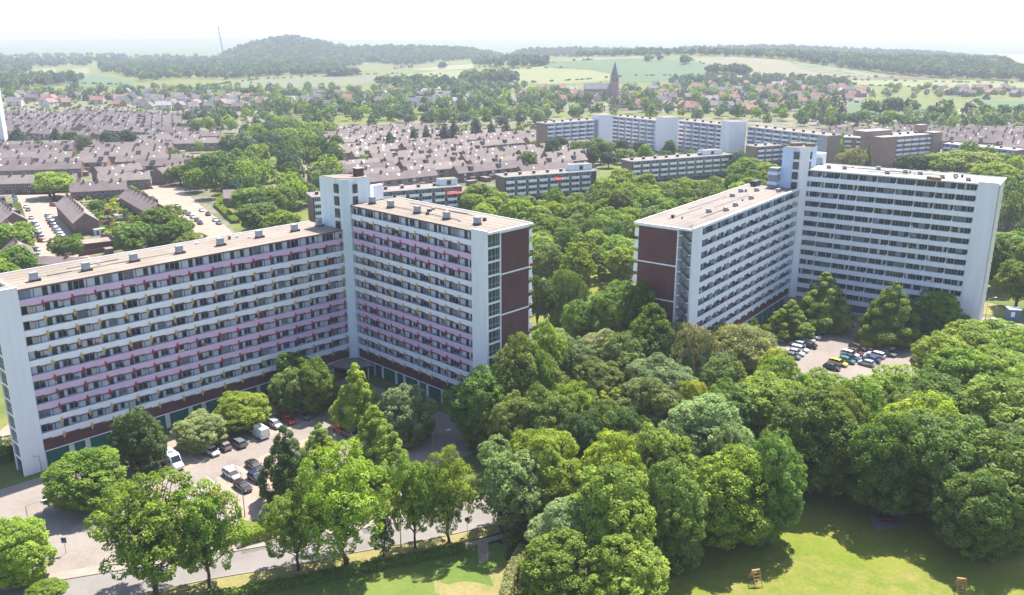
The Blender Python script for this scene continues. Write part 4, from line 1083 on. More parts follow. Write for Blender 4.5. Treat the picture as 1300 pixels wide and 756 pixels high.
def crown(kind, seed, nleaf, size, core=True):
    """nominal tree: 15 m high, crown 12 m across, foot at the origin. returns leaf centres, normals, lf, blob centres"""
    rg = np.random.default_rng(seed)
    blobs = []
    if kind in ('broad', 'lumpy', 'feather', 'willow', 'full'):
        # several big lobes, each covered with small leaf clumps; clumps inside a neighbour are left out
        nl, r0, r1, sp, cl0, cl1 = {'broad': (9, 2.2, 3.5, 1.32, .5, 1.0), 'lumpy': (12, 1.7, 3.0, 1.36, .5, 1.05), 'full': (15, 1.8, 3.0, 1.36, .5, 1.05), 'feather': (18, 1.1, 2.4, 1.12, .42, .88), 'willow': (9, 2.0, 3.2, 1.3, .5, .95)}[kind]
        cz, ax, az_ = {'broad': (8.4, 3.2, 3.6), 'lumpy': (8.3, 3.5, 4.2), 'full': (6.6, 3.4, 5.2), 'feather': (8.0, 4.0, 5.2), 'willow': (7.0, 3.2, 4.8)}[kind]
        lobes = [(np.array([rg.normal() * .4, rg.normal() * .4, cz + .6]), 3.7 if kind != 'feather' else 2.4)]
        for i in range(nl):
            zz = 1 - 1.75 * (i + .5) / nl; an = i * 2.399963 + rg.uniform(-.5, .5); h = math.sqrt(max(0.02, 1 - zz * zz)); k_ = rg.uniform(.78, 1.12)
            lobes.append((np.array([h * math.cos(an) * ax * k_, h * math.sin(an) * ax * k_, cz + zz * az_ * k_]), rg.uniform(r0, r1) * (1.0 - .18 * max(0, zz))))
        for li, (lc, lr) in enumerate(lobes):
            nb = max(8, int(4 * math.pi * lr * lr / (sp * sp)))
            for i in range(nb):
                zc = 1 - 2 * (i + .5) / nb; an = i * 2.399963 + li; h = math.sqrt(max(0, 1 - zc * zc))
                d = np.array([h * math.cos(an), h * math.sin(an), zc]) + rg.normal(size=3) * .16; d /= np.linalg.norm(d)
                p = lc + d * lr * rg.uniform(.84, 1.02)
                if p[2] < (1.9 if kind != 'full' and kind != 'willow' else .8) or any(np.linalg.norm(p - oc) < orr * .80 for j, (oc, orr) in enumerate(lobes) if j != li): continue
                if zc < -.35 and kind != 'full' and rg.random() < .3: continue
                if kind == 'feather' and rg.random() < .22: continue
                blobs.append((p, rg.uniform(cl0, cl1), d))
        mx = max(b_[0][2] + b_[1] * .8 for b_ in blobs); mr = np.percentile([math.hypot(b_[0][0], b_[0][1]) + b_[1] * .7 for b_ in blobs], 94)
        for i_, b_ in enumerate(blobs): blobs[i_] = (b_[0] * np.array([5.9 / mr, 5.9 / mr, 15.0 / mx]), b_[1], b_[2])
        for i in range(16):
            d = sph(1, rg)[0]; blobs.append((np.array([d[0] * 2.4, d[1] * 2.4, cz + d[2] * 2.8]), 1.9 if kind != 'feather' else 1.1, d))
    else:
        prof = {'pyramid': (5.8, 1.2, .85, 66), 'column': (2.6, .6, .45, 46), 'conifer': (4.2, .8, 1.0, 72), 'young': (2.6, 3.0, .9, 34)}[kind]
        R0, zb, pw, nb = prof
        for i in range(nb):
            u = ((i + .5) / nb); z = zb + (15 - zb) * (1 - (1 - u) ** .62) if kind != 'column' else zb + (15 - zb) * u
            fr_ = (z - zb) / (15 - zb)
            if kind == 'column': rr = R0 * (math.sin(math.pi * min(1, .12 + .88 * fr_)) ** .55)
            elif kind == 'pyramid': rr = R0 * min(1, .62 + fr_ * 2.2) * max(.03, (1 - max(0, fr_ - .12) / .88)) ** pw
            else: rr = R0 * max(.03, (1 - fr_)) ** pw * min(1, .7 + fr_ * 3)
            az = i * 2.399963 + rg.uniform(-.4, .4); r = rg.uniform(.7, 1.25) * (1.35 if kind == 'pyramid' else .8) * (.55 + .45 * (1 - fr_))
            rr = max(0, rr - r * .5) * rg.uniform(.82, 1.08)
            d = np.array([math.cos(az), math.sin(az), .35]); d /= np.linalg.norm(d)
            blobs.append((np.array([math.cos(az) * rr, math.sin(az) * rr, z - .3 * r]), r, d))
        for i in range(14):
            fr_ = (i + .5) / 14; z = zb + 1 + (13.2 - zb) * fr_; blobs.append((np.array([0, 0, z]), max(.35, R0 * .5 * (1 - fr_)), np.array([0, 0, 1.])))
    wts = np.array([b[1] ** 2 for b in blobs]); wts /= wts.sum()
    cnt = np.maximum(3, (wts * nleaf).astype(int))
    C, Nn, L = [], [], []
    for (p, r, d), k in zip(blobs, cnt):
        v = sph(k, rg)
        flip = (v @ d) < -.25; v[flip] *= -1
        rad = r * rg.uniform(.72, 1.08, size=(k, 1)) * np.array([[1.08, 1.08, .9]])
        c = p + v * rad
        if kind == 'willow': c[:, 2] -= np.abs(rg.normal(size=k)) * 1.1 * r
        if kind in ('conifer',): c[:, 2] -= np.hypot(v[:, 0], v[:, 1]) * r * .6
        nn = v * .7 + rg.normal(size=(k, 3)) * .38 + np.array([.1, .2, .55])
        if kind == 'willow': nn[:, 2] *= .3
        C.append(c); Nn.append(nn); L.append(np.clip(.5 + rg.normal(size=k) * .15 + rg.normal() * .2, 0, 1))
    C, Nn, L = np.concatenate(C), np.concatenate(Nn), np.concatenate(L)
    C[:, 2] = np.maximum(C[:, 2], .3)
    return C, Nn, L, blobs, rg

def limbs(mb, a, b, r0, r1, rg, seg=3, mat='bark', n=6):
    a = np.array(a, float); b = np.array(b, float); pts = [a]
    for i in range(1, seg): pts.append(a + (b - a) * i / seg + rg.normal(size=3) * np.linalg.norm(b - a) * .05 + np.array([0, 0, .25 * math.sin(math.pi * i / seg)]))
    pts.append(b)
    for i in range(seg): mb.tube(pts[i], pts[i + 1], r0 + (r1 - r0) * i / seg, r0 + (r1 - r0) * (i + 1) / seg, mat, n, False)
def trunk_mesh(kind, blobs, rg, hi=True):
    mb = MB()
    r0 = .36 if kind in ('broad', 'lumpy', 'willow', 'pyramid', 'full') else (.28 if kind == 'feather' else .16)
    top = {'full': 7.0, 'broad': 7.5, 'lumpy': 7.5, 'feather': 6.0, 'willow': 7., 'pyramid': 13., 'column': 13.5, 'conifer': 14., 'young': 13.}[kind]
    mb.tube((0, 0, -.3), (0, 0, .5), r0 * 1.5, r0 * 1.05, 'bark', 9, False)
    limbs(mb, (0, 0, .5), (rg.normal() * .2, rg.normal() * .2, top), r0 * 1.05, r0 * (.5 if top < 9 else .15), rg, 4, n=9)
    k = 0
    for (p, r, d) in blobs:
        k += 1
        if k % ((5 if kind in ('broad', 'lumpy', 'willow', 'feather', 'full') else 2) if hi else 14) or abs(p[2] - 15) < .5: continue
        if kind in ('broad', 'lumpy', 'feather', 'willow', 'full'):
            s = np.array([0, 0, min(top - .3, max(2.2, p[2] * .55))]); limbs(mb, s, p, r0 * .34, .035, rg, 3, n=5)
        else:
            s = np.array([0, 0, max(.8, p[2] - .4)]); limbs(mb, s, p, r0 * .22, .03, rg, 2, n=4)
    return mb.mesh('trunk')
TREE = {}
def make_tree(key, kind, seed, nleaf, size, hi=True, stretch=1.15):
    C, Nn, L, blobs, rg = crown(kind, seed, nleaf, size)
    cm = leaf_mesh('crown', C, Nn, size, L, rg, 1.9 if kind == 'willow' else stretch, kind == 'willow')
    TREE.setdefault(key, []).append((cm, trunk_mesh(kind, blobs, rg, hi)))
NEAR = {'broad': (4, 34000, .155), 'lumpy': (3, 34000, .155), 'full': (5, 40000, .155), 'feather': (4, 21000, .155), 'willow': (2, 30000, .15), 'pyramid': (3, 30000, .155), 'column': (1, 12000, .15), 'young': (1, 6000, .15), 'conifer': (1, 18000, .15)}
MID = {'broad': (4, 9000, .30), 'lumpy': (3, 9000, .30), 'feather': (1, 6500, .30), 'pyramid': (2, 7000, .30), 'column': (1, 3000, .28), 'conifer': (1, 5000, .28), 'willow': (1, 7000, .28)}
for kd, (n, k, s) in NEAR.items():
    for i in range(n): make_tree(('near', kd), kd, 100 + i * 17 + len(kd), int(k * (1.25, .9, 1.05, .8, 1.)[i % 5]), s * (.88, 1.08, .98, 1.15, 1.)[i % 5])
for kd, (n, k, s) in MID.items():
    for i in range(n): make_tree(('mid', kd), kd, 900 + i * 13 + len(kd), k, s, False)

# leaf colours (base reflectance)
TINT = {'dark': (.070, .125, .024), 'mid': (.130, .205, .032), 'fresh': (.190, .275, .035), 'bright': (.240, .325, .038), 'yellow': (.31, .35, .038), 'pale': (.235, .305, .105), 'grey': (.165, .225, .090), 'tan': (.275, .285, .115), 'olive': (.150, .200, .042), 'copper': (.090, .040, .045), 'bluish': (.066, .112, .056)}
TWORD = {'dark': 'dark green', 'mid': 'mid green', 'fresh': 'fresh green', 'bright': 'bright green', 'yellow': 'yellow-green', 'pale': 'pale green', 'grey': 'grey-green', 'tan': 'straw-green', 'olive': 'olive green', 'copper': 'copper-red', 'bluish': 'blue-green'}
KWORD = {'full': 'full-skirted', 'broad': 'round', 'lumpy': 'billowing', 'feather': 'loose airy', 'willow': 'drooping', 'pyramid': 'pointed', 'column': 'columnar', 'young': 'slim young', 'conifer': 'conifer-like'}
TREES_AT = []
NTREE = 0
def plant(x, y, h, dia, kind, tint, label, group=None, lod=None, z=0.0, rg=random):
    global NTREE
    dist = math.hypot(x, y)
    lod = lod or ('near' if dist < 255 else 'mid')
    if (lod, kind) not in TREE: kind = 'lumpy' if kind == 'full' else 'broad'
    cm, tm = rg.choice(TREE[(lod, kind)])
    w = {'column': 5.2, 'young': 5.2, 'conifer': 8.4}.get(kind, 11.8)
    root = empty('tree', (x, y, z), rg.uniform(0, 6.28), label=label, cat='tree', group=group)
    root.scale = (dia / w, dia / w, h / 15.0)
    link('trunk', tm, root); c = link('crown', cm, root)
    v = rg.uniform(.86, 1.14); t = TINT[tint]
    c.color = (t[0] * v * rg.uniform(.92, 1.08), t[1] * v, t[2] * v * rg.uniform(.9, 1.1), 1)
    TREES_AT.append((x, y, dia / 2)); NTREE += 1
    return root
def tree_px(px, py, h, wpx, kind, tint, where, base=None, rot=None):
    """tree whose tip is seen at (px, py), or whose foot is at base"""
    if base: p = P(*base)
    else: p = P(px, py, h)
    d = math.hypot(p[0], p[1]); q = math.sqrt(d * d + (H - h * .5) ** 2)
    if base:
        lo, hi = 1., 40.
        for _ in range(40):
            m = (lo + hi) / 2
            if px_of(p[0], p[1], m)[1] > py: lo = m
            else: hi = m
        h = lo
    if kind == 'young': pass
    return plant(p[0], p[1], h, wpx * q / F, kind, tint, where)

# --- trees in and around the left car park and along the road, one by one
tree_px(103, 572, 10.5, 84, 'full', 'fresh', 'bushy tree hiding the lower end of the long flats, pale top and dark underside')
tree_px(169, 514, 13, 62, 'full', 'dark', 'dark green tree before the flats beside the white camper van')
tree_px(250, 525, 7.4, 60, 'full', 'pale', 'low rounded pale tree over the row of parked cars, nearer the camper van')
tree_px(306, 499, 8, 66, 'full', 'bright', 'low spreading pale tree between the white delivery van and the flats')
tree_px(372, 445, 11, 46, 'broad', 'mid', 'small-topped green tree against the long flats, at the left of a close trio')
tree_px(400, 455, 12, 54, 'full', 'mid', 'rounded tree at the right of the close trio before the flats')
tree_px(366, 468, 10, 52, 'full', 'olive', 'lower front tree of the close trio before the flats')
tree_px(451, 460, 14, 70, 'pyramid', 'bright', 'bright green pointed tree below the inner corner of the flats')
tree_px(516, 485, 12, 76, 'full', 'grey', 'grey-green round tree before the green garages of the right wing')
tree_px(474, 514, 14, 84, 'pyramid', 'fresh', 'tall cone-shaped green tree in front of the grey-green round tree')
tree_px(404, 536, 8, 50, 'pyramid', 'bright', 'small bright tree behind the big yellow-green roadside tree')
tree_px(360, 538, 14, 76, 'pyramid', 'dark', 'dark green tree overhanging the black cars at the end of the car park')
tree_px(428, 563, 15, 116, 'feather', 'bright', 'biggest yellow-green airy tree on the verge by the road', base=(440, 716))
tree_px(363, 622, 11, 74, 'feather', 'fresh', 'roadside tree leaning out left of the biggest yellow-green tree', base=(379, 724))
tree_px(485, 621, 9, 30, 'young', 'dark', 'slim young conical tree staked on the road verge', base=(487, 708))
tree_px(531, 575, 12, 62, 'feather', 'fresh', 'fork-trunked airy tree on the verge right of the street lamp', base=(527, 695))
tree_px(570, 568, 12, 70, 'feather', 'fresh', 'airy tree on the verge beside the round road sign', base=(570, 688))
tree_px(632, 558, 13, 92, 'feather', 'pale', 'pale leafy tree on the verge where the path meets the road', base=(637, 677))
tree_px(160, 606, 15, 122, 'feather', 'fresh', 'huge airy tree in the bottom left over the road', base=(198, 754))
tree_px(262, 611, 14, 84, 'feather', 'fresh', 'airy tree right of the huge bottom left tree, in front of the red car', base=(266, 746))
tree_px(8, 656, 11, 72, 'full', 'bright', 'bright tree cut by the left edge beside the junction')
tree_px(58, 740, 3.2, 40, 'broad', 'fresh', 'small round bush by the road in the bottom left corner')
# --- the wood between the two flats, one by one
FOREST = [
 (613, 466, 16, 80, 'lumpy', 'mid', 'dark rounded tree at the foot of the right wing, left edge of the wood'),
 (655, 424, 21.5, 76, 'lumpy', 'olive', 'tree hiding the foot of the brick end wall of the left flats'),
 (683, 350, 15, 40, 'broad', 'dark', 'dark tree close right of the brick end wall, high in the wood'),
 (717, 340, 16, 50, 'willow', 'olive', 'thin olive tree beside the small sunlit clearing'),
 (783, 360, 19, 78, 'lumpy', 'mid', 'billowing tree just below the small sunlit clearing'),
 (811, 357, 22.5, 52, 'lumpy', 'mid', 'tree at the left foot of the dark brick gable of the white flats'),
 (827, 387, 20, 72, 'lumpy', 'mid', 'big billowing tree in front of the brick gable of the white flats'),
 (738, 380, 14, 48, 'broad', 'fresh', 'fresh green tree left of the billowing trees by the gable'),
 (692, 406, 18, 50, 'broad', 'fresh', 'fresh tree beside the lower right corner of the left flats'),
 (706, 415, 13, 52, 'lumpy', 'pale', 'pale tree in the middle of the wood right of the left flats'),
 (725, 444, 14, 34, 'conifer', 'dark', 'dark cone-shaped tree deep in the wood, the taller of two'),
 (745, 464, 14, 40, 'conifer', 'dark', 'dark cone-shaped tree deep in the wood, the lower of two'),
 (736, 432, 13, 50, 'feather', 'grey', 'silvery grey tree behind the dark cone-shaped trees'),
 (766, 417, 14, 60, 'broad', 'tan', 'pale olive tree in the centre of the wood'),
 (791, 421, 15, 70, 'broad', 'olive', 'broad dark olive tree in the centre of the wood'),
 (872, 408, 16.5, 78, 'willow', 'tan', 'straw-coloured drooping tree under the fin of the white flats'),
 (932, 412, 11, 100, 'willow', 'tan', 'wide straw-coloured drooping tree before the teal garages'),
 (905, 446, 11, 56, 'willow', 'grey', 'grey drooping tree in front of the straw-coloured ones'),
 (843, 452, 14, 86, 'broad', 'grey', 'grey-green tree in the middle of the wood below the white flats'),
 (822, 478, 14, 82, 'broad', 'olive', 'olive tree in front of the grey-green tree of the middle wood'),
 (882, 481, 12, 40, 'lumpy', 'yellow', 'small yellow tree in the middle of the wood'),
 (672, 430, 20, 56, 'broad', 'mid', 'green tree second from the left flats at half height'),
 (692, 452, 14, 64, 'broad', 'olive', 'olive tree left of the dark cone-shaped trees'),
 (958, 403, 10, 36, 'pyramid', 'fresh', 'small pointed green tree at the teal garage doors'),
 (988, 442, 11, 40, 'lumpy', 'yellow', 'yellow-green tree at the left edge of the right car park'),
 (974, 476, 14, 100, 'lumpy', 'bright', 'bright billowing tree below the yellow-green one at the right car park'),
 (900, 497, 15, 100, 'broad', 'pale', 'pale blossom-flecked round tree in the middle of the wood'),
 (765, 497, 11, 24, 'column', 'yellow', 'yellow-green narrow tree in the wood, left one of the pair'),
 (782, 493, 11, 26, 'column', 'yellow', 'yellow-green narrow tree in the wood, right one of the pair'),
 (690, 489, 15, 74, 'broad', 'mid', 'dark tree left of the pair of narrow yellow trees'),
 (650, 500, 14, 60, 'broad', 'olive', 'olive tree right of the dark rounded tree by the right wing'),
 (800, 520, 14, 60, 'broad', 'dark', 'dark tree in the hollow right of the pair of narrow yellow trees'),
 (740, 520, 14, 60, 'broad', 'dark', 'dark tree in the hollow left of the pair of narrow yellow trees'),
 (694, 544, 16, 92, 'lumpy', 'bright', 'bright billowing tree at the left of the front of the wood'),
 (778, 548, 16, 74, 'lumpy', 'bright', 'bright tree in the front row below the narrow yellow pair'),
 (836, 537, 16, 84, 'feather', 'fresh', 'fresh tree in the front row left of the pale blossom-flecked tree'),
 (931, 537, 14, 52, 'broad', 'pale', 'pale small-crowned tree right below the blossom-flecked tree'),
 (775, 588, 17.5, 104, 'lumpy', 'fresh', 'great rounded tree in the front of the wood above the three lawn trees'),
 (860, 585, 17, 84, 'full', 'mid', 'dark full-leaved tree at the edge of the lawn, left of the yellow-topped one'),
 (928, 567, 17, 100, 'full', 'bright', 'broad yellow-topped tree with hanging boughs at the lawn edge'),
 (985, 551, 18, 74, 'full', 'mid', 'dark tree in the gap behind the lawn edge'),
 (728, 633, 12, 96, 'broad', 'pale', 'pale domed tree, the back one of three at the bottom of the lawn'),
 (706, 675, 11, 90, 'lumpy', 'fresh', 'dark green tree, the left one of three at the bottom of the lawn'),
 (802, 683, 11, 96, 'lumpy', 'bright', 'bushy bright tree, the right one of three at the bottom of the lawn'),
 (826, 655, 9, 44, 'broad', 'dark', 'low dark tree tucked under the wood beside the lawn'),
 (668, 573, 14, 62, 'feather', 'pale', 'pale tree behind the path at the left of the wood front'),
 (1010, 486, 14, 72, 'feather', 'fresh', 'fresh tree just below the right car park at its left'),
 (1045, 470, 13, 76, 'lumpy', 'fresh', 'fresh spreading tree below the middle of the right car park'),
 (1042, 494, 19.5, 98, 'broad', 'mid', 'tall dark tree at the lawn edge right of the yellow-topped tree'),
 (1097, 478, 15, 66, 'feather', 'fresh', 'thin tree with a bare trunk at a gap in the wood'),
 (1140, 462, 13, 90, 'lumpy', 'fresh', 'pale fresh tree below the right end of the right car park'),
 (1188, 470, 15, 74, 'lumpy', 'mid', 'mid green tree below the great bright dome at the right'),
 (1203, 424, 14, 66, 'lumpy', 'bright', 'bright green tree at the left end of the dome-shaped group at the right'),
 (1232, 408, 15, 72, 'lumpy', 'bright', 'bright green tree at the top left of the dome-shaped group at the right'),
 (1263, 404, 15, 74, 'lumpy', 'bright', 'bright green tree at the top of the dome-shaped group below the white fin'),
 (1293, 418, 15, 70, 'lumpy', 'fresh', 'fresh green tree at the right end of the dome-shaped group'),
 (1226, 442, 14, 72, 'lumpy', 'fresh', 'front left tree of the dome-shaped group at the right'),
 (1268, 440, 14, 78, 'lumpy', 'bright', 'front right tree of the dome-shaped group at the right'),
 (1274, 478, 16, 96, 'broad', 'fresh', 'tree at the right edge below the bright domes'),
 (1173, 499, 18.8, 108, 'lumpy', 'bright', 'tall tree with a yellowish top over the picnic bench'),
 (1203, 522, 18.6, 116, 'broad', 'mid', 'dark spreading tree right of the picnic bench tree'),
 (1133, 524, 18.6, 84, 'broad', 'mid', 'dark spreading tree directly behind the picnic bench'),
 (1282, 548, 18, 104, 'broad', 'mid', 'dark tree at the right edge of the lawn'),
 (1250, 598, 14.5, 80, 'broad', 'mid', 'lower dark tree at the right corner of the lawn'),
 (1305, 470, 16, 80, 'lumpy', 'fresh', 'tree cut by the right edge below the flats'),
 (1050, 345, 16, 70, 'pyramid', 'fresh', 'tallest pointed tree in the right car park'),
 (1005, 380, 10.5, 56, 'pyramid', 'fresh', 'rounded tree at the left of the right car park'),
 (1137, 356, 17, 70, 'pyramid', 'fresh', 'pointed dark tree before the galleries of the white flats'),
 (1192, 370, 13, 54, 'lumpy', 'fresh', 'billowing tree before the right end of the white flats'),
 (1216, 397, 8, 44, 'broad', 'mid', 'low tree at the foot of the white end fin'),
 (1176, 396, 9, 40, 'broad', 'dark', 'low dark tree between the pointed and billowing trees by the white flats'),
 (1262, 300, 17, 50, 'broad', 'dark', 'dark tall tree close right of the white end fin'),
 (1290, 296, 16, 50, 'lumpy', 'fresh', 'green tree at the right edge above the blue kiosk'),
 (1300, 330, 15, 50, 'broad', 'mid', 'mid green tree behind the blue kiosk'),
]
for f_ in FOREST:
    f_ = list(f_)
    if f_[4] in ('broad', 'lumpy') and f_[1] > 380 and f_[0] < 1330: f_[4] = 'full'
    f_[3] *= 1.08; tree_px(*f_)
# --- left side and behind the long flats, one by one
LEFT = [
 (65, 218, 13, 46, 'lumpy', 'bright', 'bright green tree at the corner of the parked car street'),
 (80, 300, 9, 38, 'broad', 'mid', 'round tree on the end of the parked car street'),
 (168, 282, 13, 46, 'broad', 'mid', 'left tree of the dark group behind the long flats by the gardens'),
 (200, 262, 15, 58, 'lumpy', 'mid', 'tallest tree of the dark group behind the long flats by the gardens'),
 (222, 278, 12, 44, 'broad', 'mid', 'right tree of the dark group behind the long flats by the gardens'),
 (240, 296, 9, 40, 'broad', 'olive', 'low bush-like tree at the right of the dark group behind the long flats'),
 (190, 285, 11, 50, 'lumpy', 'dark', 'front tree of the dark group behind the long flats by the gardens'),
 (8, 284, 13, 52, 'lumpy', 'fresh', 'tree at the left edge behind the long flats, upper one'),
 (14, 312, 12, 44, 'broad', 'mid', 'tree at the left edge behind the long flats, lower one'),
 (-8, 330, 10, 44, 'broad', 'fresh', 'tree cut by the left edge just above the long flats'),
 (226, 209, 11, 32, 'broad', 'olive', 'olive tree on the inside of the street bend'),
 (266, 194, 17, 62, 'lumpy', 'dark', 'great dark tree at the bend of the second street'),
 (305, 203, 15, 50, 'lumpy', 'mid', 'tree right of the great dark tree at the bend'),
 (318, 238, 12, 50, 'lumpy', 'fresh', 'fresh tree above the small brown gabled house'),
 (330, 258, 13, 56, 'lumpy', 'mid', 'tree right of the small brown gabled house'),
 (355, 268, 12, 50, 'broad', 'fresh', 'fresh tree behind the long flats near the pale tower'),
 (130, 228, 6, 16, 'broad', 'mid', 'small tree in the walled gardens, upper one'),
 (121, 254, 6, 20, 'broad', 'mid', 'small tree in the walled gardens, lower one'),
 (1200, 194, 14, 40, 'lumpy', 'bright', 'bright tree behind the roof of the white flats, leftmost of the bright ones'),
 (1238, 192, 15, 60, 'lumpy', 'bright', 'broad bright tree behind the right end of the white roof'),
 (1262, 206, 14, 46, 'lumpy', 'bright', 'bright tree above the white end fin'),
 (1290, 215, 14, 46, 'lumpy', 'fresh', 'green tree at the right edge behind the white flats'),
 (1250, 240, 14, 36, 'broad', 'dark', 'dark tree beside the top of the white end fin'),
 (1155, 196, 13, 34, 'broad', 'dark', 'dark round tree in front of the brown brick flats, left one'),
 (1178, 196, 12, 32, 'broad', 'dark', 'dark round tree in front of the brown brick flats, right one'),
 (1104, 182, 17, 18, 'conifer', 'mid', 'pointed conifer before the brown brick flats'),
 (1082, 186, 16, 34, 'willow', 'tan', 'feathery straw-coloured tree before the brown brick flats'),
 (494, 166, 15, 22, 'pyramid', 'dark', 'pointed tree in the line over the terraces, leftmost and alone'),
 (525, 160, 16, 17, 'pyramid', 'bluish', 'slim pointed tree in the line over the terraces, second from the left'),
 (541, 158, 16, 16, 'pyramid', 'bluish', 'slim pointed tree in the line over the terraces, third from the left'),
 (564, 154, 18, 20, 'pyramid', 'bluish', 'tall pointed tree in the middle of the line over the terraces'),
 (576, 150, 19, 20, 'pyramid', 'bluish', 'tall pointed tree close right of the middle one over the terraces'),
 (605, 150, 19, 22, 'pyramid', 'bluish', 'broad pointed tree, third from the right over the terraces'),
 (624, 153, 17, 17, 'pyramid', 'bluish', 'pointed tree, second from the right over the terraces'),
 (643, 152, 17, 20, 'pyramid', 'bluish', 'pointed tree, rightmost of the line over the terraces'),
 (670, 192, 13, 26, 'broad', 'olive', 'lone olive tree among the terrace roofs left of the slab'),
 (1061, 116, 24, 9, 'column', 'bluish', 'dark poplar on the field edge, left one of two'),
 (1071, 119, 26, 10, 'column', 'bluish', 'dark poplar on the field edge, right one of two'),
 (20, 159, 17, 26, 'pyramid', 'bluish', 'dark pointed tree among the left terraces, leftmost'),
 (69, 162, 16, 22, 'pyramid', 'bluish', 'dark pointed tree among the left terraces, second from the left'),
 (88, 167, 14, 18, 'broad', 'dark', 'dark small tree right of the second pointed tree at the left'),
 (138, 167, 15, 24, 'broad', 'bluish', 'dark tree among the left terraces, left of a close pair'),
 (159, 165, 15, 22, 'broad', 'bluish', 'dark tree among the left terraces, right of a close pair'),
 (106, 170, 13, 20, 'willow', 'grey', 'pale grey tree between the dark pairs among the left terraces'),
 (240, 121, 13, 8, 'column', 'copper', 'dark red columnar tree in the far left town'),
 (265, 119, 12, 13, 'broad', 'yellow', 'yellow tree in the far left town'),
 (610, 232, 12, 44, 'lumpy', 'fresh', 'fresh tree right of the red awning'),
 (770, 226, 14, 40, 'lumpy', 'fresh', 'fresh tree at the right end of the block with the single red awning'),
 (790, 214, 15, 44, 'lumpy', 'bright', 'bright tree between two of the low gallery blocks'),
 (948, 200, 16, 44, 'lumpy', 'fresh', 'fresh tree left of the blue corner tower'),
 (970, 206, 14, 40, 'lumpy', 'bright', 'bright tree just left of the glazed link of the blue tower'),
]
for f_ in LEFT: tree_px(*f_)

# --- the filled-in woods: sampled in ground outlines, kept clear of every building, road and hand-placed tree
def sample(poly, spacing, n, seed, on_terrain=False, z=6.0, clear=True):
    rg = random.Random(seed); xs = [p[0] for p in poly]; ys = [p[1] for p in poly]; out = []; tr = 0
    grid = {}
    def ok(x, y, s):
        gx, gy = int(x // s), int(y // s)
        return all((x - a) ** 2 + (y - b) ** 2 >= s * s for i in (-1, 0, 1) for j in (-1, 0, 1) for a, b in grid.get((gx + i, gy + j), ()))
    while len(out) < n and tr < n * 40:
        tr += 1; q = (rg.uniform(min(xs), max(xs)), rg.uniform(min(ys), max(ys)))
        if not inpoly(*q, poly): continue
        if on_terrain: g = G3(*q); x, y, zz = g
        else: (x, y), zz = P(q[0], q[1], z), 0.0
        if rg.random() > .0 and not ok(x, y, spacing): continue
        if clear and (not free(x, y) or any((x - a) ** 2 + (y - b) ** 2 < (.62 * r + spacing * .36) ** 2 for a, b, r in TREES_AT)): continue
        grid.setdefault((int(x // spacing), int(y // spacing)), []).append((x, y)); out.append((x, y, zz))
    return out
for pts in ([(20, 243), (62, 243), (103, 310), (128, 345), (30, 345), (34, 310)], [(185, 238), (222, 238), (292, 292), (325, 340), (245, 325), (225, 290), (196, 255)]): FOOT.append([tuple(P(*q)) for q in pts])
MASS = []   # trees beyond the nearest three hundred: (x, y, z, h, dia, tint, kind)
def wood(poly, spacing, n, seed, hrange, drange, kinds, tints, place, group, individual=True, on_terrain=False):
    rg = random.Random(seed * 3 + 1); k = 0
    for x, y, z in sample(poly, spacing, n, seed, on_terrain):
        h, d = rg.uniform(*hrange), rg.uniform(*drange); kd, t = rg.choice(kinds), rg.choice(tints)
        if individual and NTREE < 296:
            plant(x, y, h, d, kd, t, '%s %s tree %s' % (TWORD[t], KWORD[kd], place), group, z=z, rg=rg)
        else: MASS.append((x, y, z, h, d, t, kd))
        k += 1
    return k
BR = ['broad', 'lumpy', 'lumpy', 'broad', 'feather']
nw = []
nw.append(wood([(660, 470), (720, 440), (860, 470), (1000, 500), (1180, 520), (1290, 560), (1300, 600), (1120, 590), (960, 560), (860, 600), (700, 560)], 9, 30, 16, (11, 15), (10, 13), ['full'], ['dark', 'mid', 'olive', 'fresh'], 'filling the inside of the front wood', 'trees inside the front wood'))
nw.append(wood([(640, 270), (760, 270), (800, 248), (960, 242), (975, 246), (900, 275), (815, 300), (812, 345), (690, 345), (672, 300)], 9.5, 80, 11, (11, 17), (10, 15), BR, ['fresh', 'mid', 'fresh', 'bright', 'olive', 'mid'], 'in the dense wood behind the two flats', 'trees of the wood behind the flats'))
nw.append(wood([(600, 272), (596, 240), (640, 250), (690, 252), (790, 236), (960, 224), (970, 240), (800, 248), (700, 272)], 9, 34, 12, (6, 9.5), (8, 12), BR, ['fresh', 'bright', 'mid'], 'below the low gallery blocks', 'trees below the low gallery blocks'))
nw.append(wood([(700, 187), (770, 183), (850, 196), (930, 200), (960, 214), (800, 204), (700, 196)], 11, 22, 13, (9, 15), (8, 13), ['broad', 'lumpy'], ['dark', 'mid', 'fresh', 'bluish'], 'in front of the long grey slab', 'trees in front of the long slab'))
nw.append(wood([(225, 222), (300, 175), (430, 175), (440, 200), (410, 240), (330, 290), (310, 250), (262, 235)], 10.5, 52, 14, (11, 18), (10, 15), ['broad', 'lumpy', 'lumpy', 'feather'], ['mid', 'dark', 'fresh', 'mid', 'bluish'], 'in the belt left of the pale tower', 'trees of the belt left of the pale tower'))
nw.append(wood([(1210, 200), (1330, 195), (1360, 300), (1290, 370), (1262, 340), (1268, 240)], 10, 20, 15, (12, 18), (10, 14), BR, ['fresh', 'mid', 'dark'], 'at the right edge beside the white flats', 'trees right of the white flats'))
nw.append(wood([(1050, 180), (1080, 178), (1080, 196), (1050, 196)], 9, 4, 17, (9, 13), (8, 11), BR, ['mid', 'fresh'], 'behind the white roof by the brown brick flats', 'trees by the brown brick flats'))
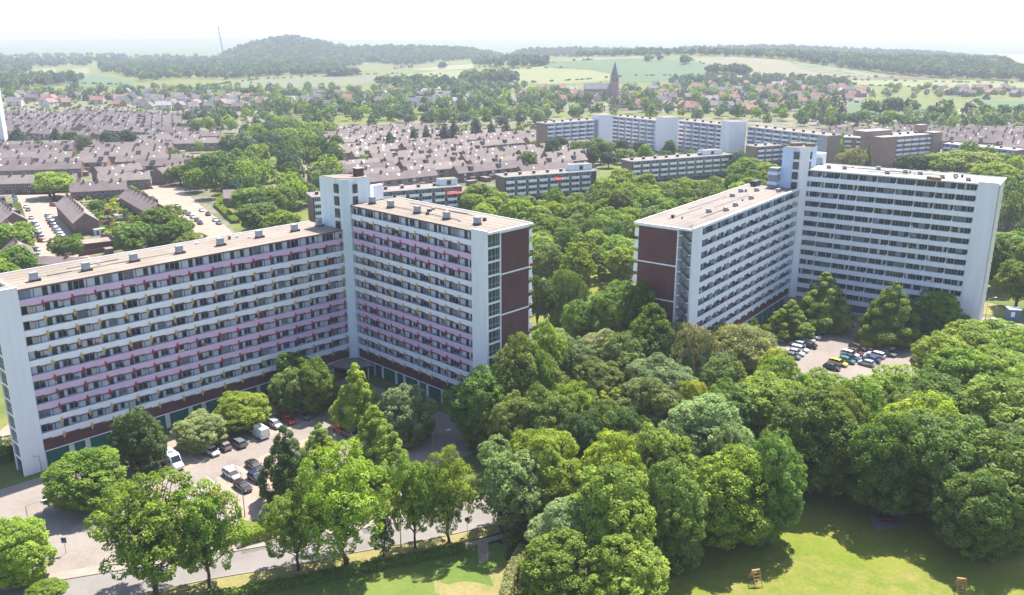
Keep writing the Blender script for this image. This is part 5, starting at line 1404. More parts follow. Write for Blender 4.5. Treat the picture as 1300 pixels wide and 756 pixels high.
nw.append(wood([(300, 172), (345, 160), (440, 160), (432, 182), (300, 190)], 11, 24, 18, (11, 16), (10, 15), ['broad', 'lumpy'], ['mid', 'dark', 'bluish', 'fresh'], 'in the belt between the two quarters of terraces', 'trees between the quarters of terraces'))
print('trees one by one', NTREE, nw)
# beyond the nearest three hundred
TB = ['dark', 'mid', 'bluish', 'bluish', 'dark', 'grey', 'fresh']
nm = []
for i, (poly, sp, n, hr, dr, tn) in enumerate([
    ([(240, 150), (345, 136), (430, 140), (430, 160), (345, 172), (240, 170)], 13, 50, (9, 15), (8, 13), TB),
    ([(330, 126), (700, 124), (700, 150), (690, 164), (425, 158), (330, 140)], 12, 200, (9, 16), (9, 14), TB),
    ([(690, 122), (860, 120), (1060, 116), (1068, 146), (1060, 166), (960, 156), (860, 150), (700, 152)], 13, 130, (9, 16), (9, 14), TB),
    ([(1060, 152), (1180, 155), (1300, 153), (1340, 158), (1300, 163), (1060, 162)], 13, 34, (9, 15), (9, 14), TB),
    ([(-20, 116), (340, 116), (640, 116), (640, 128), (340, 130), (-20, 130)], 15, 210, (9, 15), (8, 13), TB),
    ([(640, 118), (840, 112), (1090, 112), (1090, 122), (840, 128), (640, 128)], 16, 85, (9, 14), (8, 12), TB),
    ([(470, 115), (640, 112), (680, 114), (640, 119), (470, 119)], 14, 36, (9, 16), (9, 13), TB),
    ([(850, 104), (1000, 102), (1075, 108), (1075, 112), (850, 109)], 13, 80, (11, 17), (11, 15), ['bluish', 'dark']),
    ([(1080, 114), (1310, 115), (1310, 126), (1150, 128), (1080, 122)], 20, 40, (7, 13), (7, 12), TB),
    ([(520, 168), (760, 166), (765, 196), (640, 215), (470, 222), (430, 190)], 22, 40, (5, 9), (5, 8), ['mid', 'fresh', 'dark']),
    ([(-40, 170), (240, 165), (262, 200), (-40, 222)], 22, 40, (5, 9), (5, 8), ['mid', 'fresh', 'olive']),
    ([(1075, 150), (1330, 152), (1330, 186), (1215, 176), (1080, 168)], 24, 24, (6, 10), (6, 9), ['mid', 'fresh', 'dark']),
]):
    nm.append(wood(poly, sp, n, 60 + i, hr, dr, ['broad', 'lumpy', 'broad', 'pyramid'], tn, '', '', False, True))
print('mass', nm, len(MASS))

def mass_object(name, items, nper, size, label, group, cat, seed, near_tier=False, dim=1.0):
    rg = np.random.default_rng(seed); Cs, Ns, Ls, Co, Sz = [], [], [], [], []
    protos = {}
    for kd in ('broad', 'lumpy', 'pyramid'):
        protos[kd] = [crown(kd, seed + 7 * j, max(nper, 2600 if near_tier else 0), 1.)[:3] for j in range(4)]
    for (x, y, z, h, d, t, kd) in items:
        C, Nn, L = protos[kd if kd in protos else 'broad'][rg.integers(4)]
        dd = math.hypot(x, y); npi, szi = (nper, size) if not near_tier or dd > 800 else ((2400, size * .36) if dd < 420 else (800, size * .56))
        m = rg.permutation(len(C))[:npi]
        a = rg.uniform(0, 6.28); c, s = math.cos(a), math.sin(a)
        rot = np.array([[c, s, 0], [-s, c, 0], [0, 0, 1.]])
        Cs.append((C[m] @ rot) * np.array([d / 11.8, d / 11.8, h / 15]) + np.array([x, y, z])); Ns.append(Nn[m] @ rot); Ls.append(L[m])
        v = rg.uniform(.8, 1.2) * dim; Co.append(np.tile(np.array(TINT[t]) * v, (len(m), 1))); Sz.append(np.full((len(m), 1), szi * d / 11.8) * rg.uniform(.7, 1.3, size=(len(m), 1)))
    me = leaf_mesh(name, np.concatenate(Cs), np.concatenate(Ns), np.concatenate(Sz), np.concatenate(Ls), rg, 1.1, False, np.concatenate(Co), 'leafs')
    o = link(name, me); tag(o, label, cat, group, 'stuff'); return o
mass_object('tree_mass', MASS, 190, 1.25, 'trees scattered through the town beyond the nearer woods', None, 'trees', 5, True)

UG = []
rgu = random.Random(77); line = [(640, 700), (664, 690), (690, 668), (760, 655), (850, 640), (900, 618), (990, 606), (1080, 606), (1100, 620), (1150, 640), (1220, 650), (1300, 655)]
for (a, b) in zip(line[:-1], line[1:]):
    A_, B_ = P(*a), P(*b); n = int(np.hypot(*(B_ - A_)) / .55)
    for k in range(n):
        t = rgu.random(); q = A_ + (B_ - A_) * t + np.array([rgu.uniform(-1, 1), rgu.uniform(-.5, 7.)])
        UG.append((q[0], q[1], -.3, rgu.uniform(1.6, 4.2), rgu.uniform(2.5, 4.6), rgu.choice(['dark', 'mid', 'olive', 'dark', 'fresh']), 'broad'))
mass_object('undergrowth', UG, 700, .40, 'low undergrowth along the edge of the wood by the lawn', None, 'undergrowth', 33)
# --- far woodland on the hills, read as one mass
WOODS = [
 ([(-60, 116), (-60, 104), (60, 101), (110, 104), (70, 110), (10, 115)], 14, 120),
 ([(-60, 98), (-60, 80), (30, 80), (110, 78), (120, 84), (40, 86), (40, 95), (10, 100)], 15, 190),
 ([(125, 88), (130, 78), (280, 80), (330, 84), (335, 98), (290, 102), (240, 100), (180, 104), (165, 98), (130, 92)], 15, 330),
 ([(-60, 78), (-60, 72), (120, 71), (280, 75), (270, 82), (120, 80)], 24, 160),
 ([(272, 82), (285, 70), (320, 58), (352, 50.5), (372, 49.5), (400, 55), (440, 63), (520, 62), (600, 65), (640, 74), (560, 78), (520, 84), (470, 80), (430, 88), (425, 94), (330, 98)], 15, 1500),
 ([(414, 97.5), (452, 97.5), (452, 95.5), (414, 95.5)], 9, 22),
 ([(600, 84), (606, 76), (680, 72), (700, 78), (690, 84), (640, 88)], 14, 90),
 ([(648, 72), (668, 66), (740, 65), (850, 66), (850, 72), (740, 73)], 17, 300),
 ([(840, 70), (870, 64), (1000, 62), (1100, 67), (1180, 69), (1265, 77), (1285, 88), (1320, 96), (1320, 104), (1240, 102), (1150, 96.5), (1080, 88), (1000, 76), (930, 72)], 15, 1500),
 ([(820, 78), (838, 77), (838, 80), (822, 80)], 16, 2), ([(860, 78.5), (880, 78.5), (876, 84), (862, 82)], 16, 3),
 ([(898, 92), (950, 93), (950, 96), (900, 94.5)], 13, 30),
 ([(560, 85), (566, 85), (566, 88), (560, 88)], 9, 3), ([(470, 108), (560, 106), (600, 110), (600, 116), (500, 114)], 14, 40),
 ([(590, 100), (640, 98), (660, 106), (600, 108)], 12, 34),
 ([(1080, 141), (1120, 147), (1190, 152), (1300, 150), (1300, 148), (1190, 150)], 14, 16),
]
FAR = []
for i, (poly, sp, n) in enumerate(WOODS):
    rg = random.Random(300 + i)
    for x, y, z in sample(poly, sp, n, 200 + i, True, clear=False):
        FAR.append((x, y, z, rg.uniform(12, 19), rg.uniform(13, 20), rg.choice(['dark', 'bluish', 'bluish', 'mid', 'dark']), rg.choice(['broad', 'lumpy'])))
rgh = random.Random(5)
for a, b in [((262, 110), (330, 101)), ((330, 101), (510, 94)), ((486, 96), (640, 89)), ((640, 89), (720, 86)), ((664, 106), (790, 98)), ((680, 83), (760, 76)), ((872, 75), (905, 86)), ((905, 92), (1140, 99)), ((1080, 102), (1310, 107)), ((1082, 108), (1200, 112)), ((1077, 129), (1192, 148)), ((1238, 128), (1256, 141)), ((60, 105), (170, 109)), ((795, 97), (895, 96)), ((600, 87), (690, 84))]:
    A_, B_ = G3(*a), G3(*b); n = int(np.hypot(*(B_ - A_)[:2]) / 9)
    for k in range(min(n, 90)):
        if rgh.random() < .5: continue
        t = (k + rgh.random()) / n; x, y = A_[0] + (B_[0] - A_[0]) * t, A_[1] + (B_[1] - A_[1]) * t
        FAR.append((x, y, float(terr(x, y)) - .5, rgh.uniform(2, 4.5), rgh.uniform(4, 8), rgh.choice(['dark', 'bluish', 'mid']), 'broad'))
print('far wood', len(FAR))
mass_object('woodland', FAR, 64, 2.3, 'dark woods covering the far hills', None, 'woodland', 9, False, .85)

# --- fields laid over the far slopes
def field(name, poly, mat, lift=.35):
    n = 26; pts = [G3(*q) for q in poly]
    xs = [p[0] for p in pts]; ys = [p[1] for p in pts]; po = [(p[0], p[1]) for p in pts]
    bm = bmesh.new(); vs = [bm.verts.new((p[0], p[1], 0)) for p in pts]; bm.faces.new(vs)
    bmesh.ops.triangulate(bm, faces=bm.faces[:])
    for _ in range(5):
        L = [e for e in bm.edges if e.calc_length() > 45]
        if not L: break
        bmesh.ops.subdivide_edges(bm, edges=L, cuts=1); bmesh.ops.triangulate(bm, faces=bm.faces[:])
    for v in bm.verts: v.co.z = float(terr(v.co.x, v.co.y)) + lift
    bmesh.ops.recalc_face_normals(bm, faces=bm.faces[:])
    me = bpy.data.meshes.new(name); bm.to_mesh(me); bm.free(); me.materials.append(M[mat]); o = link(name, me); o['kind'] = 'structure'; return o
import bmesh
def fmat(name, c, v=.12):
    M[name] = ramp_mat(name, [(.3, tuple(x * (1 - v) for x in c)), (.5, c), (.7, tuple(x * (1 + v) for x in c))], .012, .95, .08, .35)
fmat('field_olive', (.135, .142, .078)); fmat('field_yellow', (.185, .195, .085)); fmat('field_tan', (.185, .172, .108)); fmat('field_green', (.085, .128, .058)); fmat('field_blue', (.078, .115, .072)); fmat('field_pale', (.215, .21, .125)); fmat('field_straw', (.25, .205, .13))
fmat('field_brown', (.13, .09, .07))
for nm_, poly, mt in [
    ('field', [(262, 110), (330, 101), (430, 98), (512, 94), (490, 102), (450, 110), (330, 113)], 'field_olive'),
    ('field', [(486, 96), (560, 90), (640, 89), (690, 85), (720, 90), (660, 108), (560, 107), (510, 104)], 'field_yellow'),
    ('field', [(505, 108), (606, 107), (604, 111), (560, 114), (515, 115)], 'field_straw'),
    ('field', [(618, 103), (660, 101), (656, 110), (620, 112)], 'field_blue'),
    ('field', [(662, 91), (700, 88), (748, 90), (790, 98), (770, 103), (700, 108), (664, 106)], 'field_yellow'),
    ('field', [(680, 83), (760, 76), (872, 75), (905, 86), (895, 96), (820, 105), (790, 104), (795, 97), (750, 88), (690, 86)], 'field_green'),
    ('field', [(790, 98), (820, 105), (770, 106)], 'field_blue'),
    ('field', [(874, 75), (950, 73), (1080, 90), (1140, 99), (1000, 99), (905, 92)], 'field_tan'),
    ('field', [(700, 80), (745, 75), (820, 72), (860, 72), (760, 76)], 'field_pale'),
    ('field', [(1000, 78), (1060, 86), (1130, 98), (1080, 98), (1020, 90)], 'field_green'),
    ('field', [(1082, 102), (1240, 103), (1310, 107), (1310, 112), (1200, 112), (1080, 108)], 'field_yellow'),
    ('field', [(1076, 129), (1120, 132), (1180, 140), (1192, 148), (1130, 153), (1077, 146)], 'field_green'),
    ('field', [(1166, 140), (1240, 139), (1246, 147), (1200, 148)], 'field_pale'),
    ('field', [(1238, 128), (1310, 130), (1310, 145), (1256, 141)], 'field_green'),
    ('field', [(1250, 68), (1310, 70), (1310, 82), (1285, 80), (1262, 74)], 'field_pale'),
    ('field', [(62, 105), (120, 95), (166, 103), (170, 109), (100, 112)], 'field_green'),
    ('field', [(44, 89), (70, 87), (72, 93), (48, 94)], 'field_pale'),
    ('field', [(90, 89), (112, 86), (114, 94), (92, 96)], 'field_yellow'),
    ('field', [(240, 89), (276, 86), (276, 91), (242, 93)], 'field_pale'),
    ('field', [(470, 74), (505, 72), (500, 78), (474, 78)], 'field_pale'),
    ('field', [(434, 78), (470, 80), (462, 83), (436, 80)], 'field_straw'),
    ('field', [(520, 88), (600, 82), (602, 87), (560, 90)], 'field_pale'),
    ('field', [(590, 64), (615, 64), (612, 68), (592, 68)], 'field_straw'),
    ('field', [(-30, 104), (40, 102), (40, 105), (-30, 106)], 'field_straw'),
    ('field', [(1110, 98), (1180, 99), (1180, 101), (1110, 101)], 'field_brown'),
    ('field', [(860, 100), (960, 97), (1000, 100), (900, 104)], 'field_straw'),
]: field(nm_, poly, mt)

# ------------------------------------------------------------------ cars
def loft(mb, secs, mat, cap=True):
    """secs: list of equal-length rings of points"""
    n = len(secs[0]); i0 = len(mb.v); k = mb.mi(mat)
    for s_ in secs: mb.v += [tuple(p) for p in s_]
    for a in range(len(secs) - 1):
        for j in range(n):
            mb.f.append((i0 + a * n + j, i0 + a * n + (j + 1) % n, i0 + (a + 1) * n + (j + 1) % n, i0 + (a + 1) * n + j)); mb.m.append(k)
    if cap:
        mb.f.append(tuple(i0 + j for j in reversed(range(n)))); mb.m.append(k)
        mb.f.append(tuple(i0 + (len(secs) - 1) * n + j for j in range(n))); mb.m.append(k)
def ring(x, w, zb, zs, zt, taper=.86):
    return [(x, -w * .88, zb), (x, w * .88, zb), (x, w, zb + (zs - zb) * .45), (x, w * .98, zs), (x, w * taper, zt), (x, w * .4, zt + .03), (x, -w * .4, zt + .03), (x, -w * taper, zt), (x, -w * .98, zs), (x, -w, zb + (zs - zb) * .45)]
CARSPEC = {  # length, half width, body stations (x, w, zb, zs, zt), glass stations (x, w, ztop), roof height
 'hatch': (4.0, .86, [(-2.0, .70, .38, .60, .70), (-1.9, .80, .26, .80, .92), (-1.0, .86, .22, .86, .95), (.5, .86, .22, .84, .93), (1.2, .85, .22, .78, .88), (1.8, .80, .24, .66, .76), (2.0, .66, .34, .52, .60)], [(-1.86, .76, .90), (-1.45, .66, 1.42), (-.9, .64, 1.47), (.1, .64, 1.46), (.45, .66, 1.36), (1.15, .76, .88)]),
 'estate': (4.5, .88, [(-2.25, .74, .38, .62, .74), (-2.15, .82, .26, .84, .95), (-1.0, .88, .22, .88, .96), (.6, .88, .22, .86, .94), (1.4, .86, .22, .80, .88), (2.05, .80, .24, .66, .76), (2.25, .66, .34, .52, .60)], [(-2.14, .78, .93), (-1.85, .68, 1.42), (-1.0, .66, 1.50), (.2, .66, 1.48), (.55, .68, 1.38), (1.3, .78, .90)]),
 'sedan': (4.5, .87, [(-2.25, .70, .38, .66, .80), (-2.15, .80, .26, .84, .95), (-1.4, .86, .22, .86, .97), (.5, .87, .22, .84, .93), (1.4, .85, .22, .78, .87), (2.05, .80, .24, .64, .74), (2.25, .64, .34, .50, .58)], [(-1.75, .76, .93), (-1.1, .65, 1.38), (-.6, .63, 1.43), (.1, .63, 1.42), (.4, .65, 1.34), (1.15, .77, .90)]),
}
def wheel_mesh():
    mb = MB(); mb.tube((0, -.11, 0), (0, .11, 0), .31, .31, 'tyre', 16); mb.tube((0, -.118, 0), (0, .118, 0), .19, .19, 'steel', 10); return mb.mesh('wheel')
WHEEL = wheel_mesh()
def lamp_mesh(w, mat):
    mb = MB(); mb.box(ID, -.05, .06, -w / 2, w / 2, -.07, .07, mat); return mb.mesh('lamp')
HLAMP, TLAMP = lamp_mesh(.34, 'lampw'), lamp_mesh(.26, 'lampr')
PLATE = MB(); PLATE.box(ID, -.02, .02, -.26, .26, -.055, .055, 'yellow'); PLATE = PLATE.mesh('number_plate')
def car_parts(kind):
    Ln, W, st, gl = CARSPEC[kind]
    b = MB(); loft(b, [ring(x, w, zb, zs, zt) for x, w, zb, zs, zt in st], 'carpaint')
    r = []   # roof skin and pillars
    for (x, w, z) in gl[1:5]: r.append([(x, -w, z - .05), (x, w, z - .05), (x, w * .98, z), (x, w * .55, z + .045), (x, -w * .55, z + .045), (x, -w * .98, z)])
    loft(b, r, 'carpaint')
    for x in (gl[2][0] + .35,):
        for s_ in (-1, 1): b.box(ID, x - .05, x + .05, s_ * .70, s_ * .76, .9, 1.38, 'carpaint')
    for s_ in (-1, 1):
        b.box(ID, gl[5][0] - .35, gl[5][0] - .17, s_ * W, s_ * (W + .16), .92, 1.06, 'carpaint')
        for wx in (st[1][0] * .64, st[-2][0] * .68): b.tube((wx, s_ * (W * .99), .31), (wx, s_ * (W + .012), .31), .37, .37, 'tyre', 14)
    g = MB(); loft(g, [[(x, -w - .03, .86), (x, w + .03, .86), (x, w, z - .06), (x, -w, z - .06)] if 0 < i < 5 else [(x, -w, .86), (x, w, .86), (x, w * .99, z + .02), (x, -w * .99, z + .02)] for i, (x, w, z) in enumerate(gl)], 'carglass')
    return b.mesh('body'), g.mesh('windows'), st, W
CARS = {k: car_parts(k) for k in CARSPEC}
def join_meshes(name, parts):
    """one mesh out of (mesh, offset) pairs, for copies too small to show parts"""
    V, Fc, MI, ml, off = [], [], [], [], 0
    for me, o3 in parts:
        co = np.empty(len(me.vertices) * 3); me.vertices.foreach_get('co', co); V.append(co.reshape(-1, 3) + np.array(o3))
        for p in me.polygons:
            Fc.append(tuple(off + i for i in p.vertices)); mt = me.materials[p.material_index]
            if mt not in ml: ml.append(mt)
            MI.append(ml.index(mt))
        off += len(me.vertices)
    me = bpy.data.meshes.new(name); me.from_pydata(np.concatenate(V).tolist(), [], Fc)
    for m in ml: me.materials.append(m)
    me.polygons.foreach_set('material_index', MI); me.update(); return me
def wheel_spots(st, W): return [(x, y, .31) for x in (st[1][0] * .64, st[-2][0] * .68) for y in (-W + .02, W - .02)]
CARONE = {k: join_meshes('car', [(b, (0, 0, 0)), (g, (0, 0, 0))] + [(WHEEL, p) for p in wheel_spots(st, W)]) for k, (b, g, st, W) in CARS.items()}
PAINT = {'white': (.72, .73, .74), 'silver': (.42, .44, .46), 'grey': (.13, .14, .15), 'black': (.018, .018, .02), 'red': (.42, .02, .02), 'blue': (.03, .06, .20), 'dark blue': (.015, .025, .07), 'teal': (.03, .20, .20), 'yellow': (.62, .47, .10), 'maroon': (.10, .025, .035), 'mauve': (.28, .20, .22), 'orange': (.50, .09, .02), 'green': (.05, .12, .07), 'light blue': (.25, .38, .50)}
def car(px, py, dpx, kind, col, label, group, full=True, z=.02):
    p = P(px, py, z + .6); q = P(px + dpx[0], py + dpx[1], z + .6); a = math.atan2(q[1] - p[1], q[0] - p[0])
    c = PAINT[col] + (1,)
    if not full:
        o = link('parked_car', CARONE[kind], None, (p[0], p[1], z), a); o.color = c; tag(o, label, 'car', group); return o
    root = empty('parked_car', (p[0], p[1], z), a, label=label, cat='car', group=group)
    b, g, st, W = CARS[kind]
    o = link('body', b, root); o.color = c; link('windows', g, root)
    for s_ in wheel_spots(st, W): link('wheel', WHEEL, root, s_)
    xf, xb = st[-1][0], st[0][0]
    for s_ in (-1, 1): link('headlight', HLAMP, root, (xf - .12, s_ * .58, .60)); link('tail_light', TLAMP, root, (xb + .06, s_ * .62, .74))
    link('number_plate', PLATE, root, (xf + .0, 0, .40)); link('number_plate', PLATE, root, (xb - .0, 0, .52))
    return root
def dirpx(px, py, u):   # pixel step of a ground direction
    p = P(px, py); a = px_of(p[0] + u[0] * 3, p[1] + u[1] * 3); return (a[0] - px, a[1] - py)
gA = 'cars in the left car park'
DA = -frAL.n
for px, py, kd, c, sgn, lab in [
    (199, 598, 'hatch', 'blue', 1, 'blue car half under the dark tree left of the camper van'),
    (268, 572, 'estate', 'white', 1, 'white car nose out under the pale low tree'),
    (284, 566, 'hatch', 'mauve', -1, 'reddish grey car with a pale roof in the top row of the car park'),
    (302, 562, 'estate', 'grey', -1, 'dark grey car next to the white delivery van'),
    (349, 538, 'hatch', 'silver', 1, 'silver car right of the white delivery van'),
    (366, 533, 'hatch', 'red', 1, 'bright red car in the shade beside the silver car'),
    (294, 602, 'estate', 'silver', 1, 'silver car alone in the middle of the car park'),
    (323, 591, 'sedan', 'black', 1, 'black car in the second row, upper one'),
    (308, 617, 'sedan', 'black', 1, 'black car nearest the camera next to the lamp post'),
    (325, 606, 'hatch', 'dark blue', 1, 'dark blue car wedged between the two black ones'),
    (275, 632, 'hatch', 'red', 1, 'red car half hidden behind the roadside trees'),
    (433, 545, 'estate', 'orange', 1, 'orange-red car under the bright pointed tree'),
    (447, 552, 'hatch', 'grey', 1, 'dark car under the bright pointed tree'),
    (386, 527, 'hatch', 'grey', 1, 'grey car in the tree shade at the far end of the car park'),
]:
    d = dirpx(px, py, DA * sgn); car(px, py, d, kd, c, lab, gA)
# white camper van and white delivery van
def van(px, py, u, label, cat, camper, name):
    p = P(px, py, .8); root = empty(name, (p[0], p[1], .02), math.atan2(u[1], u[0]), label=label, cat=cat)
    b = MB(); hgt = 2.75 if camper else 2.35; Ln = 2.95 if camper else 2.5; W = 1.05 if camper else .98
    sec = lambda x, w, zb, zt: [(x, -w, zb), (x, w, zb), (x, w, zb + (zt - zb) * .6), (x, w * .93, zt - .12), (x, w * .8, zt), (x, -w * .8, zt), (x, -w * .93, zt - .12), (x, -w, zb + (zt - zb) * .6)]
    loft(b, [sec(-Ln, W * .95, .35, hgt - .12), (sec(-Ln + .12, W, .3, hgt)), sec(Ln * .3, W, .3, hgt), sec(Ln * .42, W * .97, .3, hgt - .15), sec(Ln * .68, W * .93, .3, 1.42), sec(Ln * .95, W * .88, .34, 1.12), sec(Ln, W * .78, .42, .9)], 'carpaint')
    o = b.build('body', root, (0, 0, 0)); o.color = PAINT['white'] + (1,)
    g = MB()
    x0, z0, x1, z1 = Ln * .66, 1.47, Ln * .44, hgt - .28
    nx, nz = (z1 - z0), (x0 - x1); l_ = math.hypot(nx, nz); nx, nz = nx / l_ * .03, nz / l_ * .03
    g.poly([(x0 + nx, -W * .8, z0 + nz), (x0 + nx, W * .8, z0 + nz), (x1 + nx, W * .74, z1 + nz), (x1 + nx, -W * .74, z1 + nz)], 'carglass')
    g.build('windscreen', root, (0, 0, 0))
    for s_ in (-1, 1):
        g = MB(); g.box(ID, Ln * .18, Ln * .46, s_ * (W - .03), s_ * (W + .012), 1.35, 1.85, 'carglass'); g.build('side_window', root, (0, 0, 0))
        if camper:
            g = MB(); g.box(ID, -Ln * .6, -Ln * .2, s_ * (W - .03), s_ * (W + .012), 1.4, 1.95, 'carglass'); g.build('side_window', root, (0, 0, 0))
        for x in (-Ln * .58, Ln * .62): link('wheel', WHEEL, root, (x, s_ * (W - .06), .31))
        link('headlight', HLAMP, root, (Ln - .04, s_ * .66, .82)); link('tail_light', TLAMP, root, (-Ln - .02, s_ * .78, 1.0))
    if camper:
        v = MB(); v.box(ID, -.6, .3, -.38, .38, hgt + .002, hgt + .16, 'frame'); v.box(ID, -.52, .22, -.3, .3, hgt + .162, hgt + .19, 'glass2'); v.build('roof_hatch', root, (0, 0, 0))
        v = MB(); v.box(ID, -2.3, -1.5, -.3, .3, hgt + .002, hgt + .14, 'panel'); v.build('roof_hatch', root, (0, 0, 0))
    return root
van(219, 587, DA, 'white camper van with a roof hatch parked at the left of the car park', 'camper van', True, 'camper_van')
van(329, 549, -DA, 'white delivery van parked tail out between two trees', 'van', False, 'delivery_van')
gB = 'cars in the right car park'
for px, py, dx, kd, c, lab in [
    (1031, 427, (8, 1.8), 'estate', 'white', 'white car, second from the top of the left row in the right car park'),
    (1025, 431, (8, 1.8), 'hatch', 'silver', 'silver car below the white one in the left row'),
    (1026, 438, (-8, -1.8), 'sedan', 'black', 'black car in the middle of the left row'),
    (1013, 437, (-8, -1.8), 'hatch', 'light blue', 'light blue car facing the black one in the left row'),
    (1015, 443, (8, 1.8), 'estate', 'white', 'white car below the light blue one'),
    (1010, 447.5, (8, 1.8), 'sedan', 'white', 'white car second from the bottom of the left row'),
    (1006, 452, (8, 1.8), 'hatch', 'grey', 'grey car at the bottom of the left row'),
    (1040, 420.5, (8, 1.5), 'hatch', 'red', 'red car in the edge of the tree shade'),
    (1060, 414.5, (8, 1.5), 'estate', 'maroon', 'dark red car deep in the tree shade'),
    (1077, 411, (8, 1.5), 'estate', 'silver', 'silver car between the two tall pointed trees'),
    (1089, 441, (8, 2.2), 'estate', 'black', 'black large car beside the yellow skip'),
    (1085.5, 447, (8, 2), 'hatch', 'maroon', 'maroon car with a pale roof beside the black large car'),
    (1079, 449.5, (8, 2), 'estate', 'white', 'white car in the middle row below the maroon one'),
    (1080, 454, (8, 2), 'sedan', 'dark blue', 'dark blue car in the middle row'),
    (1075, 457.5, (8, 2), 'hatch', 'teal', 'teal car in the middle row'),
    (1064, 460.5, (8, 2), 'estate', 'yellow', 'pale yellow car at the bottom of the middle row'),
    (1056, 466, (8, 2), 'hatch', 'dark blue', 'dark car half under the treetops below the pale yellow one'),
    (1112, 450.5, (-8, -2), 'estate', 'white', 'white car at the top of the right row'),
    (1106, 456, (-8, -2), 'sedan', 'blue', 'blue car in the right row'),
    (1100, 461, (-8, -2), 'hatch', 'silver', 'silver car at the bottom of the right row'),
    (1125, 439.5, (8, 2.6), 'estate', 'white', 'white car parked alone near the dark trees'),
    (1127, 448, (8, 2.6), 'sedan', 'grey', 'dark grey car at the right edge of the car park'),
    (1090, 397, (8, 2.5), 'estate', 'silver', 'silver car in the building shade, left one'),
    (1099, 401, (8, 2.5), 'hatch', 'light blue', 'light blue car in the building shade, right one'),
    (990, 424, (8, 1.8), 'hatch', 'grey', 'grey car under the rounded tree, upper one'),
    (985, 430, (8, 1.8), 'sedan', 'silver', 'silver car under the rounded tree, lower one'),
    (978, 421, (8, 1.8), 'estate', 'maroon', 'maroon car by the teal garages'),
    (1266, 410, (8, 3), 'estate', 'white', 'white car on the paving right of the white end fin'),
]: car(px, py, dx, kd, c, lab, gB)
gS = 'cars along the two streets behind the long flats'; s_ = 3.78; kinds = ['hatch', 'estate', 'sedan']; rg = random.Random(4)
ST1 = [(135, 165, 'white'), (125, 235, 'white'), (135, 250, 'grey'), (150, 288, 'silver'), (168, 318, 'light blue'), (175, 335, 'silver'), (180, 350, 'white'), (188, 368, 'grey'), (194, 384, 'dark blue'), (200, 398, 'red'), (170, 440, 'grey'), (176, 470, 'green'), (232, 280, 'silver'), (240, 298, 'white'), (248, 314, 'black'), (256, 328, 'grey'), (270, 345, 'silver'), (280, 357, 'light blue'), (290, 370, 'white'), (258, 228, 'red'), (68, 183, 'black'), (74, 197, 'grey'), (76, 214, 'green')]
ST2 = [(890, 262, 'black'), (906, 271, 'grey'), (925, 285, 'silver'), (945, 300, 'dark blue'), (960, 313, 'black'), (968, 252, 'white'), (998, 272, 'black'), (1033, 299, 'white'), (1050, 313, 'grey'), (850, 230, 'silver')]
for st, d, nm in ((ST1, (6, 14), 'on the straight street of parked cars'), (ST2, (9, 7), 'on the curving street')):
    for i, (x, y, c) in enumerate(st):
        dd = d if not (st is ST1 and 165 <= x <= 300 and y > 270) else (9, 1.5)
        if y == 165 or y == 228: dd = (9, 1)
        car(x / s_, 200 + y / s_, dd, kinds[i % 3], c, '%s car %s behind the long flats' % (c, nm) if c != 'red' else ('red car alone at the corner of the gable' if y == 228 else 'red car at the end of a row on the straight street'), gS, False)

# ------------------------------------------------------------------ street furniture
def lamp(base, h, arm, label, arm_len=2.2, two=False):
    p = P(*base); root = empty('street_lamp', (p[0], p[1], 0), math.atan2(arm[1], arm[0]), label=label, cat='street lamp', group='street lamps')
    m = MB(); m.tube((0, 0, 0), (0, 0, 1.2), .10, .09, 'steel', 8); m.tube((0, 0, 1.2), (0, 0, h), .075, .05, 'steel', 8); m.build('pole', root, (0, 0, 0))
    m = MB(); m.tube((0, 0, h - .02), (arm_len * .5, 0, h + .18), .045, .04, 'steel', 6); m.tube((arm_len * .5, 0, h + .18), (arm_len, 0, h + .25), .04, .035, 'steel', 6); m.build('arm', root, (0, 0, 0))
    m = MB(); m.side(Fr((arm_len - .1, -.12), (1, 0)), [(0, h + .2), (.8, h + .24), (.75, h + .34), (.05, h + .34)], 0, .24, 'panel'); m.build('lamp_head', root, (0, 0, 0))
def hgt(base, ytop):
    p = P(*base); lo, hi = 0., 30.
    for _ in range(40):
        m = (lo + hi) / 2
        if px_of(p[0], p[1], m)[1] > ytop: lo = m
        else: hi = m
    return lo
lamp((44, 707), hgt((44, 707), 643), (1, .6), 'street lamp standing at the road junction in the bottom left')
lamp((311, 656), hgt((311, 656), 600), (-.7, .7), 'street lamp on the grass strip beside the black cars')
lamp((509, 693), hgt((509, 693), 640), (0, 1), 'street lamp on the road verge between the young tree and the forked tree')
lamp((550, 575), hgt((550, 575), 550), (1, .25), 'street lamp in the shade before the right wing garages', 2.8)
lamp((53.4, 601), hgt((53.4, 601), 580), (-1, -.1), 'street lamp in front of the near end fin of the long flats', 2.6)
lamp((247, 513), hgt((247, 513), 506) + 3.5, (-1, .3), 'street lamp between the low trees and the long flats')
lamp((1251, 404), hgt((1251, 404), 380), (1, .3), 'street lamp right of the white end fin', 2.2)
lamp((981, 408), hgt((981, 408), 402) + 2, (-1, .4), 'short street lamp before the teal garages')
def sign(base, h, label, shape, mat, r=.35):
    p = P(*base); root = empty('road_sign', (p[0], p[1], 0), 0, label=label, cat='road sign')
    m = MB(); m.tube((0, 0, 0), (0, 0, h), .04, .04, 'steel', 6); m.build('post', root, (0, 0, 0))
    m = MB()
    if shape == 'round': m.tube((0, -.09, h - .3), (0, -.05, h - .3), r, r, mat, 18); m.tube((0, -.05, h - .3), (0, -.045, h - .3), r * .98, r * .98, 'dark', 18)
    else: m.box(ID, -r * .8, r * .8, -.09, -.05, h - .9, h, mat)
    m.build('sign_panel', root, (0, 0, 0))
sign((593.5, 678), 2.9, 'round dark-backed road sign on a pole by the path crossing', 'round', 'dark', .42)
